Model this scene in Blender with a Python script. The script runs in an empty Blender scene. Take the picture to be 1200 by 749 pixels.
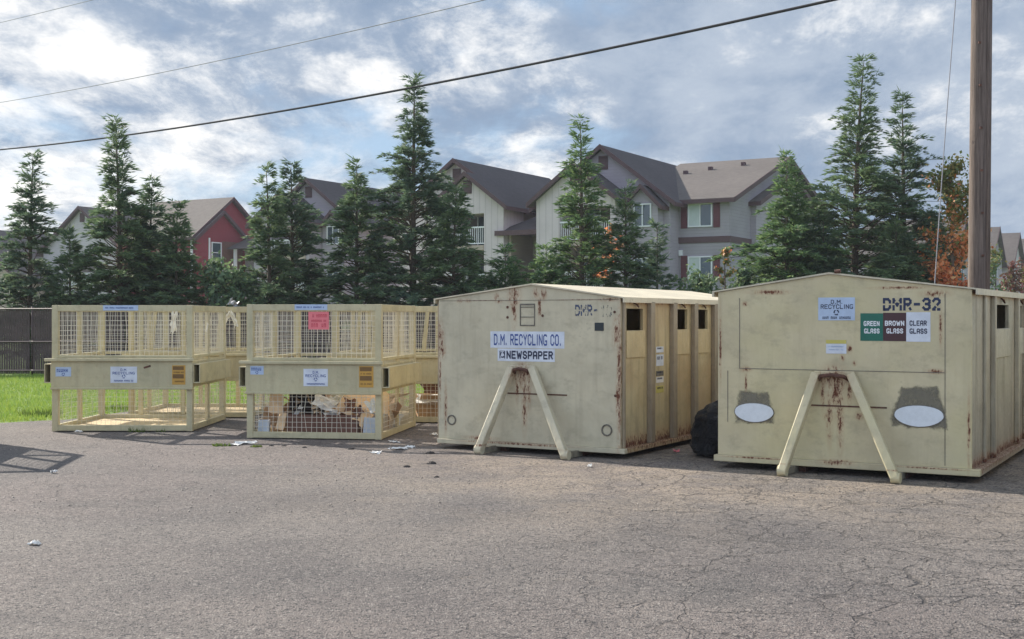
import bpy, math, random
import numpy as np
from mathutils import Vector, Matrix

# ------------------------------------------------------------------ camera, sky, sun, exposure
SC = bpy.context.scene
COL = SC.collection
F_PX = 1450.0                      # focal length in pixels of the 1200 px wide photo
cam = bpy.data.cameras.new("camera")
cam.sensor_width = 36.0
cam.lens = 36.0 * F_PX / 1200.0
cam.clip_start = 0.1
cam.clip_end = 4000.0
CAM = bpy.data.objects.new("camera", cam)
COL.objects.link(CAM)
CAM.location = (0, 0, 1.6)
CAM.rotation_euler = (math.radians(90 - 0.1), 0, 0)
SC.camera = CAM

SUN_EL = math.radians(32.5)
SUN_AZ = math.radians(-50.0)       # clockwise from +Y
TO_SUN = Vector((math.sin(SUN_AZ) * math.cos(SUN_EL), math.cos(SUN_AZ) * math.cos(SUN_EL), math.sin(SUN_EL)))
sun = bpy.data.lights.new("sun", 'SUN')
sun.energy = 4.6
sun.angle = math.radians(0.55)
sun.color = (1.0, 0.93, 0.83)
SUN = bpy.data.objects.new("sun", sun)
COL.objects.link(SUN)
SUN.rotation_euler = (-TO_SUN).to_track_quat('-Z', 'Y').to_euler()

SC.view_settings.view_transform = 'Standard'
SC.view_settings.look = 'None'
SC.view_settings.exposure = 0.84
SC.view_settings.gamma = 1.0
SC.view_settings.use_curve_mapping = False
SC.render.engine = 'CYCLES'
SC.cycles.max_bounces = 8
SC.cycles.transparent_max_bounces = 12
SC.cycles.use_denoising = True


class NT:
    """small node-tree writer"""
    def __init__(s, tree):
        s.t = tree; s.n = tree.nodes; s.l = tree.links

    def node(s, kind, **kw):
        n = s.n.new(kind)
        for k, v in kw.items():
            setattr(n, k, v)
        return n

    def put(s, sock, v):
        if v is None:
            return
        if isinstance(v, bpy.types.NodeSocket):
            s.l.new(v, sock)
        else:
            try:
                sock.default_value = v
            except Exception:
                sock.default_value = tuple(v) + (1.0,)

    def math(s, op, a, b=None, c=None, clamp=False):
        n = s.node('ShaderNodeMath', operation=op); n.use_clamp = clamp
        s.put(n.inputs[0], a)
        if b is not None: s.put(n.inputs[1], b)
        if c is not None: s.put(n.inputs[2], c)
        return n.outputs[0]

    def vmath(s, op, a, b=None):
        n = s.node('ShaderNodeVectorMath', operation=op)
        s.put(n.inputs[0], a)
        if b is not None: s.put(n.inputs[1], b)
        return n.outputs[0]

    def noise(s, vec, scale, detail=4, rough=0.55, dist=0.0, lac=2.0):
        n = s.node('ShaderNodeTexNoise')
        s.put(n.inputs['Vector'], vec); n.inputs['Scale'].default_value = scale
        n.inputs['Detail'].default_value = detail; n.inputs['Roughness'].default_value = rough
        n.inputs['Distortion'].default_value = dist; n.inputs['Lacunarity'].default_value = lac
        return n.outputs[0]

    def voronoi(s, vec, scale, feature='F1', out=0):
        n = s.node('ShaderNodeTexVoronoi', feature=feature)
        s.put(n.inputs['Vector'], vec); n.inputs['Scale'].default_value = scale
        return n.outputs[out]

    def ramp(s, v, a, b, lo=0.0, hi=1.0, smooth=True):
        n = s.node('ShaderNodeMapRange'); n.interpolation_type = 'SMOOTHSTEP' if smooth else 'LINEAR'
        s.put(n.inputs[0], v)
        for i, x in zip((1, 2, 3, 4), (a, b, lo, hi)):
            n.inputs[i].default_value = x
        return n.outputs[0]

    def mix(s, f, a, b, mode='MIX'):
        n = s.node('ShaderNodeMix', data_type='RGBA'); n.blend_type = mode; n.clamp_factor = True
        s.put(n.inputs[0], f); s.put(n.inputs[6], a); s.put(n.inputs[7], b)
        return n.outputs[2]

    def sep(s, v):
        n = s.node('ShaderNodeSeparateXYZ'); s.put(n.inputs[0], v)
        return n.outputs

    def comb(s, x, y, z):
        n = s.node('ShaderNodeCombineXYZ')
        for i, v in enumerate((x, y, z)): s.put(n.inputs[i], v)
        return n.outputs[0]

    def bump(s, h, strength, dist):
        n = s.node('ShaderNodeBump'); s.put(n.inputs['Height'], h)
        n.inputs['Strength'].default_value = strength; n.inputs['Distance'].default_value = dist
        return n.outputs[0]


def C4(c):
    return (c[0], c[1], c[2], 1.0)


W = bpy.data.worlds.new("World")
SC.world = W
W.use_nodes = True
wt = NT(W.node_tree)
W.node_tree.nodes.clear()
sky = wt.node('ShaderNodeTexSky', sky_type='NISHITA')
sky.sun_disc = False
sky.sun_elevation = SUN_EL
sky.sun_rotation = SUN_AZ % (2 * math.pi)
sky.air_density = 1.0
sky.dust_density = 0.6
sky.ozone_density = 1.5
tc = wt.node('ShaderNodeTexCoord')
dx, dy, dz = wt.sep(tc.outputs['Generated'])
den = wt.math('ADD', wt.math('MAXIMUM', dz, 0.0), 0.30)
cl = wt.comb(wt.math('DIVIDE', dx, den), wt.math('DIVIDE', dy, den), 0.0)
warp = wt.noise(cl, 2.0, 3, 0.5)
cl2 = wt.vmath('ADD', wt.vmath('MULTIPLY', cl, (1.15, 0.85, 1.0)), wt.comb(wt.math('MULTIPLY', warp, 0.16), wt.math('MULTIPLY', warp, 0.16), 3.7))
cov = wt.noise(cl2, 2.1, 12, 0.60)
det = wt.noise(wt.vmath('ADD', cl2, (4.1, 9.2, 1.0)), 4.8, 12, 0.66)
big = wt.noise(wt.vmath('ADD', cl, (7.3, 2.2, 5.0)), 1.1, 4, 0.5)
sunside = wt.math('ADD', wt.math('MULTIPLY', dx, TO_SUN.x), wt.math('MULTIPLY', dy, TO_SUN.y))
# broken cloud: grey undersides, lit lumps, a little pale blue between
cover = wt.ramp(wt.math('ADD', cov, wt.math('MULTIPLY', wt.math('SUBTRACT', big, 0.5), 0.5)), 0.27, 0.47)
K = 1 / 0.1
front = wt.ramp(dy, 0.25, -0.55, 1.0, 2.1)          # clouds behind the camera brightened to add fill light
shade = wt.ramp(wt.math('ADD', wt.math('MULTIPLY', det, 0.45), wt.math('MULTIPLY', cov, 0.55)), 0.38, 0.60)
grey = wt.mix(shade, (0.145 * K, 0.195 * K, 0.275 * K), (0.285 * K, 0.325 * K, 0.385 * K))
white = (0.70 * K, 0.68 * K, 0.65 * K)
lit = wt.ramp(wt.math('ADD', wt.math('ADD', wt.math('MULTIPLY', det, 0.62), wt.math('MULTIPLY', big, 0.42)),
                      wt.math('MULTIPLY', sunside, 0.36)), 0.665, 0.84)
cloud = wt.mix(lit, grey, white)
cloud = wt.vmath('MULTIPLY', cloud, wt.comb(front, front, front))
skyc = sky.outputs[0]
bluep = wt.mix(0.8, skyc, (0.20 * K, 0.285 * K, 0.40 * K))
final = wt.mix(wt.math('MULTIPLY', cover, 0.92), bluep, cloud)
bg = wt.node('ShaderNodeBackground')
bg.inputs[1].default_value = 0.1
wt.put(bg.inputs[0], final)
wo = wt.node('ShaderNodeOutputWorld')
wt.l.new(bg.outputs[0], wo.inputs[0])

# ------------------------------------------------------------------ materials
MATS = {}


def mat_new(name):
    m = bpy.data.materials.new(name); m.use_nodes = True
    t = NT(m.node_tree)
    b = m.node_tree.nodes['Principled BSDF']
    MATS[name] = m
    return m, t, b


def obj_coord(t):
    return t.node('ShaderNodeTexCoord').outputs['Object']


def simple(name, col, rough=0.7, var=0.12, scale=6.0, metal=0.0, bump=0.0, bscale=60.0):
    m, t, b = mat_new(name)
    v = obj_coord(t)
    n = t.noise(v, scale, 5, 0.6)
    c = t.mix(t.ramp(n, 0.25, 0.75), C4([x * (1 - var) for x in col]), C4([min(1, x * (1 + var)) for x in col]))
    t.put(b.inputs['Base Color'], c)
    b.inputs['Roughness'].default_value = rough
    b.inputs['Metallic'].default_value = metal
    if bump:
        t.put(b.inputs['Normal'], t.bump(t.noise(v, bscale, 4), bump, 0.01))
    return m


def paint(name, col, spots=(), streak=0.10, rough=0.45, rustiness=0.0, tint=None, seed=0.0):
    """weathered enamel on steel: streaks, scuffs, small chips and rust at given places (x, z, rx, rz)"""
    m, t, b = mat_new(name)
    v = t.vmath('ADD', obj_coord(t), (seed, seed * 1.7, 0))
    ov = obj_coord(t)
    x, y, z = t.sep(ov)
    st = t.noise(t.vmath('MULTIPLY', v, (9, 9, 0.8)), 1.0, 5, 0.6)
    blot = t.noise(v, 1.7, 5, 0.6)
    c = t.mix(t.ramp(blot, 0.3, 0.7), C4([k * 0.90 for k in col]), C4([min(1, k * 1.07) for k in col]))
    dirtc = (0.16, 0.125, 0.085, 1)
    c = t.mix(t.math('MULTIPLY', t.ramp(st, 0.45, 0.8), streak * 2.2), c, dirtc)
    if tint:
        c = t.mix(t.math('MULTIPLY', t.ramp(t.noise(v, 0.9, 3), 0.42, 0.68), 0.55), c, C4(tint))
    c = t.mix(t.math('MULTIPLY', t.ramp(t.noise(t.vmath('MULTIPLY', v, (1, 1, 1.6)), 4.2, 7, 0.68), 0.48, 0.70), 0.45), c, C4([k * 0.60 for k in col]))
    fine = t.noise(v, 22, 8, 0.7)
    scuff = t.ramp(t.math('ADD', t.math('MULTIPLY', fine, 0.6), t.math('MULTIPLY', blot, 0.4)), 0.585, 0.68)
    c = t.mix(t.math('MULTIPLY', scuff, 0.40), c, (0.20, 0.17, 0.13, 1))
    mask = None
    for (sx, sz, rx, rz) in spots:
        ax = t.math('DIVIDE', t.math('SUBTRACT', x, sx), rx)
        az = t.math('DIVIDE', t.math('SUBTRACT', z, sz), rz)
        d = t.math('SQRT', t.math('ADD', t.math('MULTIPLY', ax, ax), t.math('MULTIPLY', az, az)))
        k = t.math('SUBTRACT', 1.0, d)
        mask = k if mask is None else t.math('MAXIMUM', mask, k)
    rn = t.noise(t.vmath('MULTIPLY', v, (1.6, 1.6, 0.6)), 26, 8, 0.72)
    base_r = t.math('MULTIPLY', t.math('SUBTRACT', rn, 0.78 - rustiness), 3.0)
    if mask is not None:
        mm = t.math('ADD', t.math('MULTIPLY', mask, 0.95), t.math('MULTIPLY', t.math('SUBTRACT', rn, 0.55), 4.2))
        rr = t.math('MAXIMUM', t.math('MULTIPLY', t.ramp(mask, 0.0, 0.3), mm), base_r)
    else:
        rr = base_r
    rm = t.ramp(rr, 0.30, 0.75)
    halo = t.ramp(rr, -0.45, 0.5)
    if mask is not None:
        halo = t.math('MULTIPLY', halo, t.ramp(mask, -0.35, 0.35))
    c = t.mix(t.math('MULTIPLY', halo, 0.55), c, (0.36, 0.185, 0.10, 1))
    rc = t.mix(t.noise(v, 60, 4), (0.045, 0.018, 0.012, 1), (0.20, 0.065, 0.03, 1))
    c = t.mix(rm, c, rc)
    t.put(b.inputs['Base Color'], c)
    t.put(b.inputs['Roughness'], t.math('ADD', t.math('MULTIPLY', rm, 0.4), t.ramp(fine, 0.3, 0.7, rough - 0.05, rough + 0.15)))
    hb = t.math('ADD', t.math('MULTIPLY', t.noise(t.vmath('MULTIPLY', v, (1.0, 1.0, 0.7)), 3.2, 3, 0.55), 2.6), t.math('MULTIPLY', t.math('ADD', fine, rm), 0.02))
    t.put(b.inputs['Normal'], t.bump(hb, 0.5, 0.02))
    return m


CREAM = (0.50, 0.45, 0.285)
CREAM_M = (0.555, 0.497, 0.352)
TAN = (0.57, 0.465, 0.26)

p_cage = paint('cage_paint', (0.52, 0.465, 0.29), streak=0.12, rustiness=0.12)
p_cage2 = paint('cage_paint_worn', (0.50, 0.435, 0.26), streak=0.16, rustiness=0.10, seed=4.0)
m_wire = simple('wire_paint', (0.64, 0.60, 0.50), 0.5, 0.08)
m_dark = simple('painted_depth', (0.012, 0.012, 0.014), 0.9)
m_black = simple('black_plastic', (0.006, 0.007, 0.010), 0.25, 0.3, 5.0)
m_lab_white = simple('label_white', (0.62, 0.66, 0.73), 0.5, 0.12, 7)
m_lab_blue = simple('label_pale_blue', (0.42, 0.52, 0.68), 0.4, 0.08, 12)
m_blue = simple('ink_blue', (0.035, 0.075, 0.27), 0.5)
m_navy = simple('ink_navy', (0.012, 0.018, 0.055), 0.5)
m_ink_w = simple('ink_white', (0.75, 0.77, 0.80), 0.5, 0.03)
m_green_l = simple('label_green', (0.008, 0.125, 0.085), 0.4, 0.08)
m_brown_l = simple('label_brown', (0.055, 0.018, 0.022), 0.4, 0.08)
m_orange_l = simple('label_orange', (0.52, 0.29, 0.05), 0.4, 0.1)
m_amber_ink = simple('label_amber_ink', (0.17, 0.09, 0.02), 0.5)
m_pink = simple('label_pink', (0.78, 0.20, 0.22), 0.5, 0.08)
m_pink_ink = simple('label_red_ink', (0.55, 0.045, 0.07), 0.5)
m_yellow_l = simple('label_yellow', (0.55, 0.48, 0.12), 0.5)
m_greysq = simple('sticker_dark_grey', (0.02, 0.03, 0.035), 0.6)
m_paper = simple('white_paper', (0.72, 0.70, 0.66), 0.8, 0.08, 14)
m_rag = simple('white_rag', (0.70, 0.66, 0.55), 0.8, 0.1, 10)
m_card = simple('cardboard', (0.42, 0.27, 0.15), 0.85, 0.14, 7)
m_card_l = simple('cardboard_pale', (0.68, 0.49, 0.30), 0.85, 0.12, 7)
m_card_d = simple('cardboard_dark', (0.15, 0.075, 0.055), 0.85, 0.15, 7)
m_card_shade = simple('cardboard_painted_shade', (0.035, 0.022, 0.024), 0.85, 0.15, 7)  # cardboard with the shade of a gaping carton put into its colour
m_wbox = simple('whitish_box', (0.52, 0.58, 0.66), 0.7, 0.1, 7)
m_floorply = simple('cage_floor', (0.60, 0.47, 0.28), 0.7, 0.15, 4)
m_plate = simple('oval_plate_white', (0.66, 0.70, 0.74), 0.45, 0.06, 18)
m_smudge = simple('worn_grey', (0.15, 0.135, 0.11), 0.8, 0.35, 16, bump=0.3)
m_galv = simple('galvanised', (0.30, 0.31, 0.32), 0.45, 0.1, 20, metal=0.8)
m_strut = simple('dark_strut', (0.20, 0.175, 0.13), 0.7, 0.3, 12)  # darker than the hoist legs
m_rusty = simple('rusty_steel', (0.10, 0.045, 0.03), 0.85, 0.5, 30, bump=0.4)


def faded(name, col, thr):
    m, t, b = mat_new(name)
    v = obj_coord(t)
    t.put(b.inputs['Base Color'], C4(col)); b.inputs['Roughness'].default_value = 0.6
    a = t.ramp(t.noise(t.vmath('MULTIPLY', v, (2.2, 1, 0.7)), 22, 6, 0.7), thr - 0.07, thr + 0.07)
    t.put(b.inputs['Alpha'], a)
    return m


m_fade = faded('ink_faded_blue', (0.05, 0.075, 0.15), 0.47)
m_sten = faded('ink_stencil_navy', (0.018, 0.028, 0.075), 0.30)
m_fade2 = faded('ink_very_faded', (0.10, 0.13, 0.15), 0.56)

# ---- asphalt
m_asph, t, b = mat_new('asphalt')
v = t.node('ShaderNodeNewGeometry').outputs['Position']
x, y, z = t.sep(v)
fine = t.noise(v, 75, 5, 0.75)
agg = t.voronoi(v, 85, 'F1', 0)
aggc = t.node('ShaderNodeTexVoronoi'); t.put(aggc.inputs['Vector'], v); aggc.inputs['Scale'].default_value = 70
spk = t.sep(aggc.outputs['Color'])[0]
patch = t.noise(v, 0.42, 6, 0.6)
patch2 = t.noise(t.vmath('ADD', v, (11, 3, 2)), 0.17, 5, 0.55)
col = t.mix(t.ramp(patch, 0.3, 0.7), (0.112, 0.098, 0.094, 1), (0.215, 0.187, 0.166, 1))
# pinkish-brown gravelly patches
col = t.mix(t.math('MULTIPLY', t.ramp(patch2, 0.45, 0.65), 0.5), col, (0.235, 0.185, 0.165, 1))
# pale dusty ground in front of the containers
fy = t.ramp(y, 7.5, 12.5)
fx = t.ramp(x, -3.5, 1.5)
dust = t.math('MULTIPLY', t.math('MULTIPLY', fy, fx), t.ramp(t.noise(v, 0.8, 6, 0.65), 0.32, 0.62))
col = t.mix(t.math('MULTIPLY', dust, 0.7), col, (0.41, 0.325, 0.235, 1))
st = t.ramp(t.noise(t.vmath('MULTIPLY', v, (1.0, 1.6, 1)), 1.3, 6, 0.7), 0.62, 0.72)
col = t.mix(t.math('MULTIPLY', st, 0.35), col, (0.23, 0.185, 0.14, 1))
# darker worn and oil stained areas, long faint wheel tracks
oil = t.ramp(t.noise(t.vmath('ADD', v, (31, 7, 0)), 0.55, 7, 0.62), 0.53, 0.66)
col = t.mix(t.math('MULTIPLY', oil, 0.42), col, (0.075, 0.072, 0.070, 1))
tk = t.math('ABSOLUTE', t.math('SINE', t.math('ADD', t.math('MULTIPLY', t.math('ADD', y, t.math('MULTIPLY', x, 0.22)), 1.9), t.math('MULTIPLY', t.noise(v, 0.25, 2), 3.0))))
col = t.mix(t.math('MULTIPLY', t.math('MULTIPLY', t.ramp(tk, 0.35, 0.05), t.ramp(t.noise(v, 0.6, 3), 0.42, 0.6)), 0.22), col, (0.085, 0.08, 0.078, 1))
# individual stones
col = t.mix(t.ramp(spk, 0.84, 1.0), col, t.mix(0.62, col, (0.34, 0.31, 0.28, 1)))
col = t.mix(t.math('MULTIPLY', t.ramp(spk, 0.26, 0.05), 0.9), col, (0.025, 0.025, 0.028, 1))
col = t.mix(t.ramp(fine, 0.52, 0.30), col, t.mix(0.6, col, (0.02, 0.02, 0.02, 1)))
med = t.noise(v, 24, 5, 0.7)
col = t.mix(t.math('MULTIPLY', t.ramp(med, 0.56, 0.40), 0.35), col, (0.06, 0.055, 0.055, 1))
col = t.mix(t.math('MULTIPLY', t.ramp(med, 0.58, 0.70), 0.4), col, (0.34, 0.30, 0.265, 1))
# cracks
wv = t.vmath('ADD', v, t.vmath('MULTIPLY', t.comb(t.noise(v, 2.2, 5, 0.65), t.noise(t.vmath('ADD', v, (5, 5, 5)), 2.2, 5, 0.65), 0.0), (0.42, 0.42, 0)))
ck1 = t.voronoi(wv, 1.5, 'DISTANCE_TO_EDGE', 0)
ck2 = t.voronoi(t.vmath('ADD', wv, (3, 8, 0)), 3.6, 'DISTANCE_TO_EDGE', 0)
c1 = t.ramp(ck1, 0.016, 0.005)
c2 = t.ramp(ck2, 0.026, 0.008)
reg = t.math('ADD', t.ramp(x, -1.0, 2.2), t.math('MULTIPLY', t.ramp(patch2, 0.5, 0.6), 0.35), clamp=True)
brk = t.ramp(t.noise(v, 2.6, 4, 0.6), 0.38, 0.50)
brk2 = t.ramp(t.noise(t.vmath('ADD', v, (2, 9, 1)), 1.4, 4, 0.6), 0.42, 0.55)
crack = t.math('MAXIMUM', t.math('MULTIPLY', c1, brk), t.math('MULTIPLY', t.math('MULTIPLY', c2, brk2), 0.9))
crack = t.math('MULTIPLY', crack, t.math('ADD', t.math('MULTIPLY', reg, 0.85), 0.15))
col = t.mix(t.math('MULTIPLY', crack, 0.62), col, (0.035, 0.030, 0.028, 1))
t.put(b.inputs['Base Color'], col)
b.inputs['Roughness'].default_value = 0.88
h = t.math('ADD', t.math('MULTIPLY', agg, 0.9), t.math('MULTIPLY', fine, 0.9))
h = t.math('SUBTRACT', h, t.math('MULTIPLY', crack, 2.2))
h = t.math('ADD', h, t.math('MULTIPLY', t.noise(v, 9, 4, 0.6), 1.4))
t.put(b.inputs['Normal'], t.bump(h, 0.85, 0.012))

# ---- grass
def grassmat(name, c0, c1):
    m, t, b = mat_new(name)
    v = t.node('ShaderNodeNewGeometry').outputs['Position']
    n = t.noise(v, 0.7, 5, 0.6)
    isl = t.node('ShaderNodeNewGeometry').outputs['Random Per Island']
    c = t.mix(t.ramp(n, 0.3, 0.7), C4(c0), C4(c1))
    c = t.mix(t.math('MULTIPLY', isl, 0.5), c, C4([c1[0] * 1.7, c1[1] * 1.25, c1[2]]))
    t.put(b.inputs['Base Color'], c); b.inputs['Roughness'].default_value = 0.75
    tr = t.node('ShaderNodeBsdfTranslucent'); t.put(tr.inputs[0], c)
    mx = t.node('ShaderNodeMixShader'); mx.inputs[0].default_value = 0.35
    t.l.new(b.outputs[0], mx.inputs[1]); t.l.new(tr.outputs[0], mx.inputs[2])
    t.l.new(mx.outputs[0], t.n['Material Output'].inputs[0])
    return m


m_lawn = grassmat('lawn_soil', (0.10, 0.19, 0.03), (0.15, 0.26, 0.04))
m_blade = grassmat('grass_blade', (0.15, 0.28, 0.05), (0.25, 0.37, 0.075))
m_weed = grassmat('weed_leaf', (0.06, 0.12, 0.02), (0.12, 0.18, 0.04))


def leafmat(name, c0, c1, c2, trans=0.42):
    m, t, b = mat_new(name)
    g = t.node('ShaderNodeNewGeometry')
    n = t.noise(g.outputs['Position'], 1.1, 4, 0.6)
    c = t.mix(t.ramp(n, 0.35, 0.65), C4(c0), C4(c1))
    c = t.mix(t.ramp(g.outputs['Random Per Island'], 0.40, 1.0), c, C4(c2))
    t.put(b.inputs['Base Color'], c); b.inputs['Roughness'].default_value = 0.6
    tr = t.node('ShaderNodeBsdfTranslucent'); t.put(tr.inputs[0], c)
    mx = t.node('ShaderNodeMixShader'); mx.inputs[0].default_value = trans
    t.l.new(b.outputs[0], mx.inputs[1]); t.l.new(tr.outputs[0], mx.inputs[2])
    t.l.new(mx.outputs[0], t.n['Material Output'].inputs[0])
    return m


m_con = [leafmat('conifer_leaf_a', (0.092, 0.150, 0.092), (0.130, 0.200, 0.100), (0.21, 0.28, 0.12)),
         leafmat('conifer_leaf_b', (0.082, 0.136, 0.098), (0.112, 0.175, 0.105), (0.18, 0.24, 0.12)),
         leafmat('conifer_leaf_c', (0.085, 0.155, 0.075), (0.115, 0.20, 0.085), (0.24, 0.33, 0.12))]
m_aut = leafmat('autumn_leaf', (0.66, 0.17, 0.06), (0.74, 0.27, 0.10), (0.80, 0.45, 0.24), 0.5)
m_autg = leafmat('autumn_green_leaf', (0.09, 0.13, 0.03), (0.16, 0.17, 0.04), (0.28, 0.20, 0.05), 0.35)
m_redl = leafmat('dull_red_leaf', (0.16, 0.05, 0.04), (0.20, 0.07, 0.05), (0.14, 0.12, 0.06), 0.3)
m_bark = simple('bark', (0.10, 0.075, 0.055), 0.9, 0.3, 12)

# ---- buildings
def siding(name, col, vertical=False, pitch=0.18):
    m, t, b = mat_new(name)
    v = obj_coord(t)
    x, y, z = t.sep(v)
    n = t.noise(v, 0.8, 5, 0.6)
    c = t.mix(t.ramp(n, 0.3, 0.7), C4([k * 0.93 for k in col]), C4([k * 1.05 for k in col]))
    q = t.math('ADD', x, y) if vertical else z
    fr = t.math('FRACT', t.math('DIVIDE', q, pitch if not vertical else 0.4))
    line = t.ramp(fr, 0.0, 0.14, 1.0, 0.0) if not vertical else t.ramp(t.math('ABSOLUTE', t.math('SUBTRACT', fr, 0.5)), 0.10, 0.04)
    c = t.mix(t.math('MULTIPLY', line, 0.28), c, C4([k * 0.45 for k in col]))
    t.put(b.inputs['Base Color'], c); b.inputs['Roughness'].default_value = 0.8
    t.put(b.inputs['Normal'], t.bump(t.math('SUBTRACT', 1.0, line) if not vertical else line, 0.5, 0.02))
    return m


def shingle(name, col):
    m, t, b = mat_new(name)
    v = obj_coord(t)
    n = t.noise(t.vmath('MULTIPLY', v, (1, 1, 3)), 3.0, 6, 0.7)
    n2 = t.noise(v, 0.35, 3)
    k = t.math('ADD', t.math('MULTIPLY', n, 0.7), t.math('MULTIPLY', n2, 0.3))
    c = t.mix(t.ramp(k, 0.3, 0.7), C4([q * 0.75 for q in col]), C4([q * 1.25 for q in col]))
    z = t.sep(v)[2]
    fr = t.math('FRACT', t.math('DIVIDE', z, 0.10))
    c = t.mix(t.math('MULTIPLY', t.ramp(fr, 0.25, 0.0), 0.4), c, C4([q * 0.5 for q in col]))
    t.put(b.inputs['Base Color'], c); b.inputs['Roughness'].default_value = 0.9
    return m


s_grey = siding('siding_grey', (0.31, 0.28, 0.31))
s_lav = siding('siding_lavender_grey', (0.37, 0.325, 0.365))
s_beige = siding('siding_beige', (0.57, 0.49, 0.50), True)
s_tan = siding('siding_tan', (0.42, 0.335, 0.28))
s_red = siding('siding_red', (0.235, 0.032, 0.045))
s_pale = siding('siding_pale', (0.50, 0.46, 0.48))
m_roof = shingle('shingle_brown', (0.105, 0.090, 0.082))
m_roof_shade = shingle('shingle_shaded', (0.060, 0.050, 0.053))  # the brown shingle with the shade of slopes facing away put in
m_fascia = simple('fascia_maroon', (0.085, 0.045, 0.05), 0.7)
m_trim = simple('trim_white', (0.70, 0.70, 0.72), 0.5, 0.03)
m_shut = simple('shutter_maroon', (0.11, 0.025, 0.035), 0.6)
m_blind = simple('window_blind', (0.48, 0.53, 0.52), 0.6, 0.06, 3)
m_balcony_shade = simple('balcony_shade_paint', (0.13, 0.105, 0.10), 0.8, 0.1)  # shade of the balcony openings put into a dark colour
m_glass, t, b = mat_new('window_glass')
b.inputs['Base Color'].default_value = (0.035, 0.06, 0.075, 1); b.inputs['Roughness'].default_value = 0.08
b.inputs['Specular IOR Level'].default_value = 0.8

m_slat = simple('fence_slat', (0.075, 0.048, 0.046), 0.7, 0.3, 3)
m_rail = simple('fence_rail', (0.12, 0.085, 0.08), 0.6, 0.2, 3)
m_pole, t, b = mat_new('pole_wood')
v = obj_coord(t)
g1 = t.noise(t.vmath('MULTIPLY', v, (16, 16, 0.7)), 1.6, 9, 0.75)
c = t.mix(t.ramp(g1, 0.3, 0.7), (0.060, 0.042, 0.034, 1), (0.190, 0.146, 0.122, 1))
c = t.mix(t.ramp(t.noise(t.vmath('MULTIPLY', v, (3, 3, 1.6)), 2.2, 3), 0.70, 0.76), c, (0.03, 0.02, 0.02, 1))
t.put(b.inputs['Base Color'], c); b.inputs['Roughness'].default_value = 0.85
t.put(b.inputs['Normal'], t.bump(g1, 0.6, 0.02))
m_cable = simple('cable_black', (0.03, 0.03, 0.034), 1.0)
m_cable_g = simple('cable_grey', (0.30, 0.30, 0.32), 1.0)


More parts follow.
